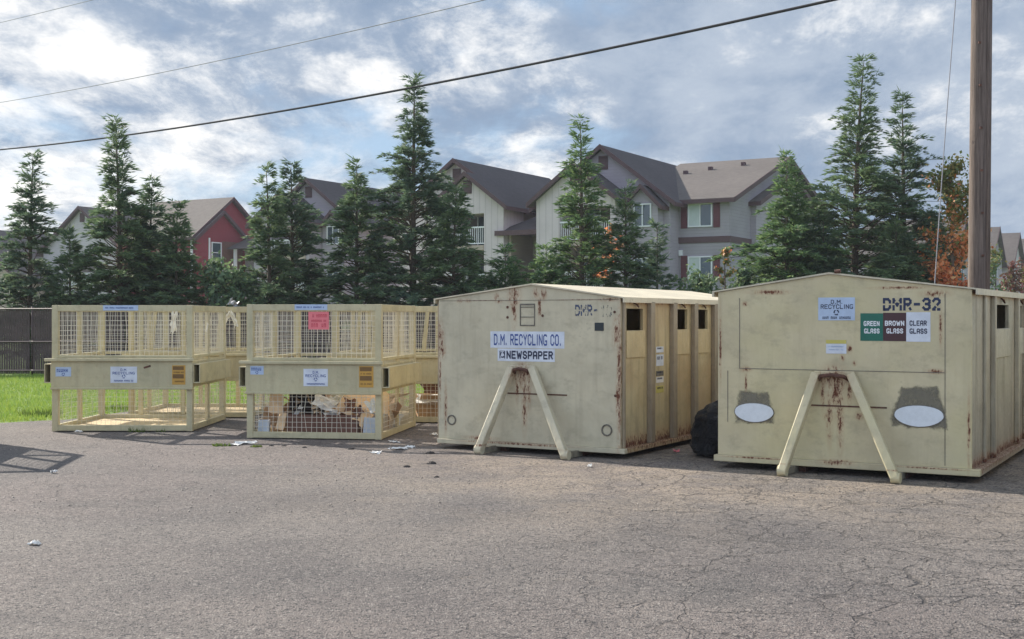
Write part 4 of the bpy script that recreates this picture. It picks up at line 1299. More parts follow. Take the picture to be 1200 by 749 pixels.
ribs_R = [(0.66, 0.76, 0.03), (1.13, 1.21, 0.05), (2.78, 2.88, 0.05), (3.45, 3.52, 0.04), (4.3, 4.4, 0.05), (4.82, 4.87, 0.04)]
slots_R = [(1.28, 2.35, 1.48, 1.735), (2.98, 3.40, 1.48, 1.735), (3.56, 4.25, 1.48, 1.735)]
m_cov2 = paint('paint_slot_cover_grey', (0.47, 0.43, 0.33), streak=0.2, rustiness=0.08, seed=12.0)
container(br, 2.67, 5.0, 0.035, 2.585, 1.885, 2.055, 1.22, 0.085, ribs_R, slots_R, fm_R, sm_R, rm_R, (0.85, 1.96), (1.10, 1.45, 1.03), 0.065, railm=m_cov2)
# raised panel edges on the front
m = MB()
m.box(0.28, 2.335, Y - 0.004, Y - 0.0005, 1.062, 1.068); m.box(0.27, 0.276, Y - 0.004, Y - 0.0005, 1.062, 1.80); m.box(2.338, 2.344, Y - 0.004, Y - 0.0005, 0.17, 1.83)
m.box(0.14, 0.146, Y - 0.004, Y - 0.0005, 0.5, 1.04)
m.build('panel_seam', m_smudge, br)
sign(br, 'recycling_sign', 1.105, 1.475, 1.57, 1.80, Y, m_lab_blue, [('t', 'D.M.', 0.35, 0.67, 0.72, 0.90), ('t', 'RECYCLING', 0.07, 0.95, 0.50, 0.70), ('r', 0, 0.42, 0.58, 0.22, 0.47), ('s', 71, 0.12, 0.92, 0.06, 0.17)], m_navy)
sg = thing  # readability only
o1 = sign(br, 'glass_sign', 1.530, 1.752, 1.366, 1.640, Y, m_green_l, [('t', 'GREEN', 0.15, 0.85, 0.54, 0.72), ('t', 'GLASS', 0.17, 0.85, 0.27, 0.45)], m_ink_w, label='green panel of the glass sign')
o2 = sign(br, 'glass_sign', 1.753, 1.975, 1.366, 1.645, Y, m_brown_l, [('t', 'BROWN', 0.08, 0.92, 0.54, 0.72), ('t', 'GLASS', 0.15, 0.87, 0.27, 0.45)], m_ink_w, label='brown panel of the glass sign')
o3 = sign(br, 'glass_sign', 1.976, 2.205, 1.362, 1.650, Y, m_lab_white, [('t', 'CLEAR', 0.14, 0.85, 0.54, 0.72), ('t', 'GLASS', 0.14, 0.87, 0.27, 0.45)], m_navy, label='white panel of the glass sign')
m = MB(); letters(m, 'DMR-32', 1.750, 2.30, 1.664, 1.792, Y - 0.002, bold=1.6, stencil=True)
m.build('stencilled_number', m_sten, br)
sign(br, 'small_notice', 1.185, 1.39, 1.235, 1.365, Y, m_lab_white, [('s', 75, 0.1, 0.9, 0.50, 0.60), ('s', 76, 0.1, 0.9, 0.25, 0.35)], m_lab_blue)
m = MB(); m.box(1.185, 1.39, Y - 0.005, Y - 0.0032, 1.335, 1.372); m.build('notice_header', m_yellow_l, br)


def oval(x0, x1, z0, z1, hood):
    cx, cz = (x0 + x1) / 2, (z0 + z1) / 2; rx, rz = (x1 - x0) / 2, (z1 - z0) / 2
    N = 28
    shp = lambda a, k, dzz=0: (cx + math.cos(a) * rx * k, cz + dzz + (abs(math.sin(a)) ** (0.8 if math.sin(a) > 0 else 1.25)) * (1 if math.sin(a) > 0 else -1) * rz * (k if k < 1 else 1 + (k - 1) * 2))
    m = MB()
    front = [shp(2 * math.pi * i / N, 1.0) for i in range(N)]
    m.prism(front[::-1], Y - 0.014, Y - 0.007); m.build('oval_plate', m_plate, br)
    m = MB()
    outer = [shp(2 * math.pi * i / N, 1.045) for i in range(N)]
    m.prism(outer[::-1], Y - 0.0068, Y - 0.0018); m.build('oval_rim', m_smudge, br)
    top_ = z1 + hood[2]; sx = (x0 + x1) / 2 + hood[0]; hw = (x1 - x0) / 2 - hood[1]
    m = MB(); m.box(x0 - 0.08, x1 + 0.08, Y - 0.0016, Y - 0.0006, cz - 0.14, top_ + 0.06)
    mt, t, b = mat_new('worn_patch')
    v = obj_coord(t); x, y, z = t.sep(v)
    t.put(b.inputs['Base Color'], t.mix(t.noise(v, 14, 6, 0.7), (0.14, 0.13, 0.10, 1), (0.30, 0.27, 0.20, 1)))
    b.inputs['Roughness'].default_value = 0.8
    wz = t.math('SUBTRACT', hw + 0.035, t.math('MULTIPLY', t.math('MAXIMUM', t.math('SUBTRACT', z, cz), 0.0), hood[3]))
    ex = t.math('SUBTRACT', wz, t.math('ABSOLUTE', t.math('SUBTRACT', x, sx - hood[0])))
    ez = t.math('MINIMUM', t.math('SUBTRACT', top_, z), t.math('SUBTRACT', z, cz - rz - 0.015))
    e = t.math('ADD', t.math('MINIMUM', ex, ez), t.math('MULTIPLY', t.math('SUBTRACT', t.noise(v, 11, 6, 0.65), 0.5), 0.10))
    t.put(b.inputs['Alpha'], t.math('MULTIPLY', t.ramp(e, -0.008, 0.045), t.ramp(t.noise(t.vmath('ADD', v, (4, 0, 2)), 6, 5, 0.6), 0.28, 0.5, 0.25, 0.68)))
    m.build('worn_patch', mt, br)


oval(0.224, 0.64, 0.510, 0.705, (0.0, 0.03, 0.13, 0.25))
oval(1.865, 2.33, 0.535, 0.740, (0.0, 0.0, 0.19, 0.32))
m = MB(); m.tube([(1.28, Y - 0.03, 2.06), (1.34, Y - 0.03, 2.065)], 0.018, 8); m.build('ridge_bolt', m_rusty, br)

# a third container stands just beyond the right border; it shades this one's side
bo = thing('glass_container', 'cream steel recycling container beyond the right border of the photo', 'container', (U(4.1, -0.05, OR)[0], U(4.1, -0.05, OR)[1], 0), YAW, 'steel roll-off recycling containers')


# ------------------------------------------------------------------ cardboard cages
def cage(root, w, d, H=1.77, mat=p_cage, lean_posts=False, low_wr=0.0045, seed=0):
    pw = 0.085
    zb0, zb1 = 0.63, 0.99               # solid band
    # corner posts
    for (x, y) in ((0, 0), (w - pw, 0), (0, d - pw), (w - pw, d - pw)):
        m = MB(); m.box(x, x + pw, y, y + pw, 0.02, H); m.build('corner_post', mat, root, bevel=0.006)
    # rails between posts, top and bottom and band, each side
    for (nm, z0, z1) in (('top_rail', H - 0.085, H - 0.002), ('bottom_rail', 0.025, 0.105), ('middle_rail', zb1 + 0.045, zb1 + 0.085)):
        for (x0, x1, y0, y1) in ((pw, w - pw, 0.004, 0.055), (pw, w - pw, d - 0.055, d - 0.004), (0.004, 0.055, pw, d - pw), (w - 0.055, w - 0.004, pw, d - pw)):
            m = MB(); m.box(x0, x1, y0, y1, z0, z1); m.build(nm, mat, root, bevel=0.005)
    # band panel
    for (x0, x1, y0, y1) in ((-0.005, w + 0.005, -0.012, -0.002), (pw, w - pw, d - 0.02, d - 0.01), (0.008, 0.018, pw, d - pw), (w - 0.018, w - 0.008, pw, d - pw)):
        m = MB(); m.box(x0, x1, y0, y1, zb0, zb1); m.build('band_panel', mat, root)
    # flanges on the front band
    m = MB(); m.box(-0.09, w + 0.03, -0.05, 0.0, zb1 + 0.001, zb1 + 0.043); m.build('band_flange', mat, root, bevel=0.008)
    m = MB(); m.box(-0.01, w + 0.01, -0.04, 0.0, zb0 - 0.03, zb0 - 0.001); m.build('band_flange', mat, root, bevel=0.006)
    # fork pockets run front to back on both sides
    for sx in (-1, 1):
        xo = -0.105 if sx < 0 else w + 0.008
        m = MB(); z0, z1 = 0.69, 0.955; x1 = xo + 0.097; t_ = 0.012
        if sx < 0: y1 = d - 0.1
        else: y1 = d - 0.1
        m.box(xo, xo + t_, 0.0, y1, z0, z1); m.box(x1 - t_, x1, 0.0, y1, z0, z1)
        m.box(xo + t_, x1 - t_, 0.0, y1, z1 - t_, z1); m.box(xo + t_, x1 - t_, 0.0, y1, z0, z0 + t_)
        m.box(xo + t_, x1 - t_, 0.35, 0.36, z0 + t_, z1 - t_, 1)  # near-black plate paints the darkness deep in the pocket
        m.build('fork_pocket', [mat, m_dark], root)
    # intermediate uprights on sides and back
    for (x0, x1, y0, y1) in ((w / 3 - 0.035, w / 3 + 0.035, d - 0.06, d - 0.022), (2 * w / 3 - 0.035, 2 * w / 3 + 0.035, d - 0.06, d - 0.022),
                             (0.02, 0.06, d / 2 - 0.06, d / 2 + 0.06), (w - 0.06, w - 0.02, d / 2 - 0.06, d / 2 + 0.06)):
        m = MB(); m.box(x0, x1, y0, y1, 0.106, H - 0.087); m.build('upright', mat, root, bevel=0.005)
    if lean_posts:
        for xa in (0.36, 0.95, 1.4):
            m = MB(); m.beam((xa, 0.03, 1.09), (xa + 0.06, 0.03, H - 0.09), 0.06, 0.05); m.build('brace', mat, root)
    # welded wire
    r = random.Random(seed)
    wr = 0.0048

    def wires(x0, x1, z0, z1, fn, nm):
        wr = 0.0042 if z0 > 0.9 else low_wr
        m = MB(); n = int(round((x1 - x0) / 0.066)); k = int(round((z1 - z0) / 0.066))
        for i in range(1, n):
            x = x0 + (x1 - x0) * i / n + r.uniform(-0.004, 0.004)
            mid = (z0 + z1) / 2
            bd = r.uniform(-0.01, 0.01) if r.random() < 0.85 else r.uniform(-0.03, 0.03)
            a, b_, c_ = fn(x, z0, 0), fn(x + bd, mid, bd), fn(x, z1, 0)
            m.beam(a, b_, wr, wr, up=(0.31, 0.9, 0.1)); m.beam(b_, c_, wr, wr, up=(0.31, 0.9, 0.1))
        for j in range(1, k):
            z = z0 + (z1 - z0) * j / k
            m.beam(fn(x0, z, 0), fn(x1, z, 0), wr, wr)
        m.build(nm, m_wire, root)
    zu0, zu1 = zb1 + 0.08, H - 0.08
    for (z0, z1) in ((zu0, zu1), (0.10, zb0)):
        wires(pw - 0.01, w - pw + 0.01, z0, z1, lambda x, z, q: (x, 0.03 + q, z), 'wire_mesh')
        wires(pw - 0.01, w - pw + 0.01, z0, z1, lambda x, z, q: (x, d - 0.014 + q * 0.3, z), 'wire_mesh')
        wires(pw - 0.01, d - pw + 0.01, z0, z1, lambda x, z, q: (0.014 + q * 0.3, x, z), 'wire_mesh')
        wires(pw - 0.01, d - pw + 0.01, z0, z1, lambda x, z, q: (w - 0.014 + q * 0.3, x, z), 'wire_mesh')
    m = MB(); m.box(0.056, w - 0.056, 0.056, d - 0.056, 0.03, 0.045); m.build('floor_panel', m_floorply, root)


YB = -0.0125


def cage_stickers(root, w, strip, left, mid, orange, pink=None, seed=0):
    sign(root, 'top_sticker', strip[0], strip[1], 1.695, 1.768, 0.003, m_lab_blue, [('s', 80 + seed, 0.06, 0.9, 0.35, 0.65)], m_blue)
    sign(root, 'recycling_sticker', mid[0], mid[1], mid[2], mid[3], YB, m_lab_white, [('t', 'D.M.', 0.38, 0.64, 0.72, 0.88), ('t', 'RECYCLING', 0.08, 0.92, 0.52, 0.68), ('r', 0, 0.42, 0.58, 0.28, 0.50), ('s', 81 + seed, 0.14, 0.88, 0.08, 0.18)], m_blue)
    sign(root, 'blue_sticker', left[0], left[1], left[2], left[3], YB, m_lab_blue, [('s', 82 + seed, 0.08, 0.92, 0.45, 0.8), ('r', 0, 0.4, 0.6, 0.05, 0.4)], m_blue)
    sign(root, 'warning_sticker', orange[0], orange[1], orange[2], orange[3], YB, m_orange_l, [('b', 0, 0.06, 0.88, 0.76, 0.95), ('b', 0, 0.06, 0.88, 0.32, 0.54), ('s', 83 + seed, 0.12, 0.9, 0.60, 0.68), ('s', 84 + seed, 0.12, 0.9, 0.12, 0.2)], m_amber_ink)
    if pink:
        sign(root, 'pink_notice', pink[0], pink[1], pink[2], pink[3], 0.018, m_pink, [('s', 85, 0.2, 0.92, 0.68, 0.86), ('s', 86, 0.15, 0.9, 0.42, 0.55), ('s', 87, 0.15, 0.95, 0.12, 0.34)], m_pink_ink)


GRP = 'wire sided cardboard cages'
c1 = thing('cardboard_cage', 'empty tan wire cage at the left, nearest the fence end', 'recycling cage', (-6.38, 17.15, 0), 0.0, GRP)
cage(c1, 1.95, 2.0, seed=1, low_wr=0.0026)
k1 = 84.3
fx = lambda px: (px - 62.0) / k1
fz = lambda py: 1.6 - (py - 372) / k1
cage_stickers(c1, 1.95, (fx(122), fx(163)), (fx(67), fx(85), fz(441), fz(430)), (fx(131), fx(162), fz(448.5), fz(429.5)), (fx(203), fx(218.5), fz(450.5), fz(428)))
m = MB(); m.beam((fx(170), YB - 0.003, fz(431)), (fx(178), YB - 0.003, fz(428.5)), 0.004, 0.025); m.build('rust_scrape', m_rusty, c1)

c2 = thing('cardboard_cage', 'tan wire cage half full of cardboard, with a pink notice on its mesh', 'recycling cage', (-3.475, 16.2, 0), math.radians(-8), GRP)
cage(c2, 1.81, 2.05, seed=2)
k2 = 89.0
fx = lambda px: (px - 288.0) / k2
fz = lambda py: 1.6 - (py - 372) / k2
cage_stickers(c2, 1.81, (fx(346), fx(385)), (fx(293), fx(309), fz(438.5), fz(428.5)), (fx(357), fx(386), fz(451.5), fz(431.5)), (fx(423), fx(440), fz(452.5), fz(428)), (fx(362), fx(386.5), fz(386), fz(365.5)), seed=10)

c3 = thing('cardboard_cage', 'worn tan wire cage standing behind the empty left cage', 'recycling cage', (-6.05, 19.5, 0), 0.0, GRP)
cage(c3, 1.95, 2.0, mat=p_cage2, lean_posts=True, seed=3)
c4 = thing('cardboard_cage', 'worn tan wire cage behind the one with cardboard, partly hidden by the newspaper container', 'recycling cage', (-2.72, 18.78, 0), math.radians(-8), GRP)
cage(c4, 1.85, 2.0, mat=p_cage2, lean_posts=True, seed=4)
c5 = thing('cardboard_cage', 'tan wire cage just beyond the left border, throwing its lattice shadow into the photo', 'recycling cage', (-8.70, 14.2, 0), math.radians(7.6), GRP)
cage(c5, 1.9, 1.6, seed=5)

# third container built by copying the glass container's parts without signs
for ch in [o for o in bpy.data.objects if o.parent == br]:
    if ch.name.split('.')[0] in ('base_rim', 'side_rim', 'floor_plate', 'skid_rail', 'front_wall', 'back_wall', 'side_wall', 'slotted_wall', 'rib', 'roof', 'roof_battens', 'hoist_leg', 'nose_roller', 'leg_strut', 'hook_bar', 'hoist_plate', 'slot_cover'):
        c = ch.copy(); COL.objects.link(c); c.parent = bo


# ------------------------------------------------------------------ cardboard and rubbish
def world_in_cage(root, x, y):
    return Matrix.Translation(root.location) @ Matrix.Rotation(root.rotation_euler.z, 4, 'Z') @ Vector((x, y, 0))


def carton(label, base, w, d, h, mat, rz=0.0, tilt=(0, 0), flaps=True, z=0.05, seed=0, grp='cartons in the cage'):
    r = random.Random(seed)
    root = thing('cardboard_box', label, 'cardboard box', (base.x, base.y, z), rz, grp)
    root.rotation_euler = (tilt[0], tilt[1], rz)
    t_ = 0.008
    m = MB()
    m.box(-w / 2, w / 2, -d / 2, -d / 2 + t_, 0, h); m.box(-w / 2, w / 2, d / 2 - t_, d / 2, 0, h)
    m.box(-w / 2, -w / 2 + t_, -d / 2 + t_, d / 2 - t_, 0, h); m.box(w / 2 - t_, w / 2, -d / 2 + t_, d / 2 - t_, 0, h)
    m.box(-w / 2 + t_, w / 2 - t_, -d / 2 + t_, d / 2 - t_, 0, t_)
    m.build('box_body', mat, root)
    if flaps:
        for (ax, s) in (('y', -1), ('y', 1), ('x', -1), ('x', 1)):
            a = math.radians(r.uniform(10, 75)); L = (d if ax == 'y' else w) * 0.45
            f = MB()
            if ax == 'y':
                y0 = s * d / 2; e = (y0 + s * L * math.cos(a), h + L * math.sin(a))
                f.add([(-w / 2, y0, h), (w / 2, y0, h), (w / 2 - 0.01, e[0], e[1]), (-w / 2 + 0.01, e[0], e[1]),
                       (-w / 2, y0, h + 0.006), (w / 2, y0, h + 0.006), (w / 2 - 0.01, e[0], e[1] + 0.006), (-w / 2 + 0.01, e[0], e[1] + 0.006)],
                      [(0, 1, 2, 3), (7, 6, 5, 4), (0, 4, 5, 1), (1, 5, 6, 2), (2, 6, 7, 3), (3, 7, 4, 0)])
            else:
                x0 = s * w / 2; e = (x0 + s * L * math.cos(a), h + L * math.sin(a))
                f.add([(x0, -d / 2, h), (x0, d / 2, h), (e[0], d / 2 - 0.01, e[1]), (e[0], -d / 2 + 0.01, e[1]),
                       (x0, -d / 2, h + 0.006), (x0, d / 2, h + 0.006), (e[0], d / 2 - 0.01, e[1] + 0.006), (e[0], -d / 2 + 0.01, e[1] + 0.006)],
                      [(0, 1, 2, 3), (7, 6, 5, 4), (0, 4, 5, 1), (1, 5, 6, 2), (2, 6, 7, 3), (3, 7, 4, 0)])
            f.build('box_flap', mat, root)
    return root


def sheet(name, label, loc, w, h, rot, mat, cat, seed, crumple=0.02, n=7, grp=None, ragged=0.12, th=0.004):
    R = np.random.default_rng(seed)
    g = R.normal(0, crumple, (n + 1, n + 1))
    us = np.linspace(-0.5, 0.5, n + 1)
    V = []; jag = lambda: 1 + R.uniform(-ragged, ragged)
    for i, u_ in enumerate(us):
        for j, v_ in enumerate(us):
            e = jag() if (i in (0, n) or j in (0, n)) else 1.0
            V.append((u_ * w * e, v_ * h * e, g[i, j]))
    m = MB(); N = n + 1
    fs = [(i * N + j, (i + 1) * N + j, (i + 1) * N + j + 1, i * N + j + 1) for i in range(n) for j in range(n)]
    m.add(V, fs)
    o = m.build(name, mat)
    s = o.modifiers.new('thick', 'SOLIDIFY'); s.thickness = th; s.offset = 0
    o.location = loc; o.rotation_euler = rot
    return tag(o, label, cat, grp)


Wc = lambda x, y: world_in_cage(c2, x, y)
carton('long brown open carton low in the middle of the filled cage', Wc(0.97, 0.42), 0.98, 0.45, 0.27, m_card_d, math.radians(-10), seed=1, flaps=False)
carton('dark upturned carton gaping open above the long brown one', Wc(0.70, 0.52), 0.40, 0.27, 0.34, m_card_shade, math.radians(-4), (math.radians(80), 0), z=0.46, seed=2, flaps=False)
carton('carton at the back left of the filled cage with raised flaps', Wc(0.42, 1.3), 0.45, 0.4, 0.36, m_card, math.radians(20), seed=3)
carton('carton at the back right of the filled cage with raised flaps', Wc(1.35, 1.45), 0.5, 0.4, 0.4, m_card, math.radians(-25), seed=4)
carton('small carton tipped over at the right side of the filled cage', Wc(1.45, 0.85), 0.4, 0.34, 0.3, m_card, math.radians(30), (0.3, 0.2), seed=5)
carton('small brown carton by the left mesh of the filled cage', Wc(0.32, 0.55), 0.32, 0.3, 0.22, m_card, math.radians(12), seed=6)
carton('white carton standing in the front left corner of the filled cage', Wc(0.17, 0.20), 0.14, 0.16, 0.19, m_wbox, math.radians(4), seed=7, flaps=False)
carton('bluish white carton standing in the front right corner of the filled cage', Wc(1.60, 0.22), 0.17, 0.12, 0.24, m_wbox, math.radians(-6), (0, 0.1), seed=8, flaps=False)
q = Wc(0.33, 0.20); sheet('cardboard_sheet', 'sunlit pale cardboard flap at the left of the filled cage', (q.x, q.y, 0.46), 0.19, 0.26, (math.radians(75), 0.1, 0.15), m_card_l, 'cardboard', 1, 0.008, 3, grp='loose cardboard in the cage')
q = Wc(0.41, 0.18); sheet('cardboard_sheet', 'small folded cardboard strip below the pale flap', (q.x, q.y, 0.23), 0.11, 0.22, (math.radians(80), 0.15, -0.25), m_card_l, 'cardboard', 2, 0.008, 3, grp='loose cardboard in the cage')
q = Wc(1.42, 0.42); sheet('cardboard_sheet', 'broad tan cardboard sheet sloping down to the right under the band', (q.x, q.y, 0.50), 0.40, 0.34, (math.radians(40), math.radians(16), -0.2), m_card_l, 'cardboard', 3, 0.01, 4, grp='loose cardboard in the cage')
q = Wc(1.70, 0.55); sheet('cardboard_sheet', 'pointed orange tan sheet leaning in the right side mesh', (q.x, q.y, 0.52), 0.40, 0.34, (math.radians(70), math.radians(35), math.radians(68)), m_card_l, 'cardboard', 4, 0.006, 2, grp='loose cardboard in the cage', ragged=0.3)
q = Wc(1.02, 0.22); sheet('cardboard_sheet', 'crumpled light paper on top of the long brown carton', (q.x, q.y, 0.47), 0.36, 0.18, (1.1, 0.45, 0.2), m_paper, 'paper', 5, 0.03, 5, grp='loose cardboard in the cage')
q = Wc(0.93, 0.26); sheet('cardboard_sheet', 'narrow torn strip hanging right of the dark carton', (q.x, q.y, 0.43), 0.26, 0.09, (1.1, -0.5, 0.3), m_card_l, 'paper', 6, 0.015, 4, grp='loose cardboard in the cage')
q = Wc(0.60, 0.26); sheet('cardboard_sheet', 'thin white strip along the left edge of the dark carton', (q.x, q.y, 0.34), 0.05, 0.20, (1.35, 0.6, 0.0), m_paper, 'paper', 7, 0.006, 3, grp='loose cardboard in the cage')
q = Wc(1.62, 1.2); sheet('cardboard_sheet', 'flat pale sheet low behind the right side mesh', (q.x, q.y, 0.22), 0.35, 0.5, (0.4, 0.5, 0.1), m_wbox, 'cardboard', 8, 0.02, 4, grp='loose cardboard in the cage')
q = Wc(0.62, 0.9); sheet('cardboard_sheet', 'brown flattened carton standing behind the dark carton', (q.x, q.y, 0.50), 0.5, 0.42, (1.2, 0.15, 0.1), m_card, 'cardboard', 21, 0.006, 2, grp='loose cardboard in the cage')
q = Wc(1.12, 0.35); sheet('cardboard_sheet', 'small crumpled cream paper ball shaped scrap beside the torn strip', (q.x, q.y, 0.50), 0.20, 0.16, (0.9, -0.3, 0.4), m_rag, 'paper', 22, 0.035, 5, grp='loose cardboard in the cage')
q = Wc(1.28, 0.26); sheet('cardboard_sheet', 'tan flap hanging over the front of the long brown carton', (q.x, q.y, 0.44), 0.22, 0.24, (1.25, 0.5, 0.0), m_card_l, 'cardboard', 23, 0.008, 2, grp='loose cardboard in the cage')
q = Wc(1.58, 0.75); sheet('cardboard_sheet', 'upright brown sheet at the right of the filled cage', (q.x, q.y, 0.42), 0.40, 0.50, (1.35, 0.0, 0.9), m_card, 'cardboard', 24, 0.008, 2, grp='loose cardboard in the cage')
q = Wc(0.22, 0.40); sheet('cardboard_sheet', 'grey brown sheet leaning behind the white corner carton', (q.x, q.y, 0.28), 0.26, 0.26, (1.2, 0.2, 0.3), m_card, 'cardboard', 25, 0.01, 3, grp='loose cardboard in the cage')
rr_ = random.Random(77)
for i in range(26):
    xx = rr_.uniform(0.14, 1.68); yy = rr_.uniform(0.19, 0.75)
    zz = (0.14 if xx < 0.42 else 0.34) + rr_.uniform(-0.05, 0.15)
    q = Wc(xx, yy)
    sheet('cardboard_scrap', 'torn scrap of brown or white cardboard in the heap of the filled cage', (q.x, q.y, zz), rr_.uniform(0.10, 0.26), rr_.uniform(0.07, 0.20),
          (rr_.uniform(0.3, 1.5), rr_.uniform(-0.8, 0.8), rr_.uniform(-1.5, 1.5)), rr_.choice((m_card, m_card_l, m_card_l, m_paper, m_card_d, m_wbox)), 'cardboard', 300 + i, 0.012, 4,
          grp='torn scraps of cardboard in the filled cage', ragged=0.28)
# plastic caught on the cages
q = (-5.14, 18.8, 1.53); sheet('plastic_rag', 'white rag hanging inside the empty left cage', q, 0.09, 0.32, (math.radians(84), 0, 0.1), m_rag, 'rag', 11, 0.012, 5, ragged=0.3)
q = (-4.47, 19.42, 1.60); sheet('plastic_rag', 'white rag draped on the top rail of the cage behind the left one', q, 0.06, 0.18, (math.radians(86), 0.5, 0.0), m_rag, 'rag', 12, 0.012, 5, ragged=0.3)
q = (-4.36, 19.40, 1.58); sheet('plastic_rag', 'twisted white rag hanging between the two cages', q, 0.06, 0.22, (math.radians(86), -0.4, 0.0), m_rag, 'rag', 13, 0.012, 5, ragged=0.35)
q = (-4.40, 19.55, 1.82); sheet('plastic_rag', 'grey crumpled bag lying on the top rail between the cages', q, 0.16, 0.12, (0.6, 0.3, 0.5), m_galv, 'bag', 14, 0.03, 5, ragged=0.3)
q = (-4.44, 18.0, 1.45); sheet('plastic_rag', 'short white strip caught in the right mesh of the empty cage', q, 0.03, 0.14, (math.radians(85), 0.5, 1.3), m_rag, 'rag', 15, 0.006, 4)
# stuff in the rear cage by the newspaper container
b1 = world_in_cage(c4, 1.45, 0.5)
carton('brown carton at the front of the rear cage beside the newspaper container', b1, 0.5, 0.45, 0.24, m_card, 0.2, seed=9, grp='cartons in the rear cage')
b2 = world_in_cage(c4, 1.5, 0.25)
sheet('cardboard_sheet', 'white sheet lying low in the rear cage beside the newspaper container', (b2.x, b2.y, 0.36), 0.5, 0.35, (0.25, 0, 0), m_paper, 'cardboard', 16, 0.012, 4)
b3 = world_in_cage(c4, 1.5, 1.2)
carton('dull pink carton further back in the rear cage', b3, 0.6, 0.5, 0.42, m_card_d, -0.1, z=0.05, seed=10, grp='cartons in the rear cage')

# litter on the asphalt
def gp(px, py, z=0.0):
    Z = F_PX * (1.6 - z) / (py - 372 + 0.001 - 2.5 + 2.5)
    return (PX(px, Z), Z)


LIT = [(287, 521, 0.24, 0.10, m_paper, 'long torn white paper at the left foot of the filled cage'),
       (277, 523, 0.12, 0.10, m_paper, 'small torn paper left of the long torn one'),
       (467, 528, 0.20, 0.05, m_paper, 'white paper strip right of the filled cage'),
       (481, 526, 0.12, 0.05, m_paper, 'white scrap next to the paper strip right of the filled cage'),
       (441, 533, 0.10, 0.05, m_paper, 'small white scrap in front of the filled cage'),
       (462, 520, 0.12, 0.03, m_paper, 'narrow scrap in the shade right of the filled cage'),
       (509, 511, 0.09, 0.06, m_paper, 'white scrap against the left side of the newspaper container'),
       (40, 641, 0.07, 0.035, m_paper, 'white scrap alone on the left foreground asphalt'),
       (691, 549, 0.03, 0.05, m_paper, 'tiny white scrap under the newspaper container'),
       (63, 556, 0.05, 0.03, m_paper, 'white scrap by the lattice shadow at left'),
       (793, 531, 0.06, 0.04, m_pink, 'pinkish wrapper in the shade between the containers'),
       (92, 508, 0.10, 0.02, m_paper, 'thin pale scrap under the empty left cage')]
for i, (px, py, w_, h_, mt, lab) in enumerate(LIT):
    X_, Y_ = gp(px, py)
    sheet('paper_scrap', lab, (X_, Y_, 0.028), w_, h_ * 1.6, (0.06, 0.05, random.Random(i).uniform(-0.4, 0.4)), mt, 'litter', 40 + i, 0.010, 5, ragged=0.35, grp=None)


def clod(label, px, py, r, seed):
    X_, Y_ = gp(px, py)
    R = random.Random(seed); m = MB()
    N = 7; vs = [(0, 0, r * 0.8)]
    for ring, (k, zz) in enumerate(((0.6, 0.6), (1.0, 0.2), (0.95, -0.12))):
        for i in range(N):
            a = 2 * math.pi * i / N; q = r * k * R.uniform(0.7, 1.3)
            vs.append((math.cos(a) * q * 1.5, math.sin(a) * q, r * zz * R.uniform(0.6, 1.2)))
    fs = [(0, 1 + i, 1 + (i + 1) % N) for i in range(N)]
    for ring in (0, 1):
        b_ = 1 + ring * N
        fs += [(b_ + i, b_ + N + i, b_ + N + (i + 1) % N, b_ + (i + 1) % N) for i in range(N)]
    m.add(vs, fs)
    o = m.build('asphalt_clod', m_clod); o.location = (X_, Y_, 0.014)
    return tag(o, label, 'clod', 'dark crumbs of asphalt and leaves on the yard')


m_clod = simple('asphalt_crumb', (0.035, 0.030, 0.028), 0.9, 0.3, 30)
cl_at = [(504, 533, 0.035, 'largest dark crumb left of the newspaper container'), (506, 545, 0.035, 'dark crumb just below the largest one by the newspaper container'),
         (411, 528, 0.025, 'small dark crumb in front of the filled cage post'), (318, 524, 0.02, 'small dark crumb under the filled cage front, left'), (333, 524, 0.02, 'small dark crumb under the filled cage front, right'),
         (357, 526, 0.02, 'small dark crumb under the middle of the filled cage'), (477, 549, 0.025, 'flat dark crumb left of the shadow tip'),
         (512, 561, 0.02, 'small dark crumb below the shadow tip'), (890, 545, 0.03, 'dark crumb below the left edge of the glass container')]
for i, (px, py, r_, lab) in enumerate(cl_at):
    clod(lab, px, py, r_, i)
# loose gravel scattered over the yard
R = np.random.default_rng(21)
n = 2600
gy_ = 5.0 + 13 * R.uniform(0, 1, n) ** 1.5; gx_ = R.uniform(-0.46, 0.46, n) * gy_
sz = R.uniform(0.003, 0.010, n) * (0.7 + 0.5 * (gy_ > 10))
oct_ = np.array([(1, 0, 0), (-1, 0, 0), (0, 1, 0), (0, -1, 0), (0, 0, 0.7), (0, 0, -0.4)], float)
V = (oct_[None] * (sz[:, None, None] * R.uniform(0.6, 1.3, (n, 6, 1))) + np.stack([gx_, gy_, np.full(n, 0.016)], 1)[:, None, :]).reshape(-1, 3)
tf = np.array([(0, 2, 4), (2, 1, 4), (1, 3, 4), (3, 0, 4), (2, 0, 5), (1, 2, 5), (3, 1, 5), (0, 3, 5)])
Fq = (tf[None] + (np.arange(n) * 6)[:, None, None]).reshape(-1, 3)
m_grav = leafmat('gravel_stone', (0.16, 0.14, 0.12), (0.24, 0.21, 0.18), (0.42, 0.38, 0.33), 0.0)
np_mesh('loose_gravel', V, Fq, m_grav, tris=True, kind='stuff')

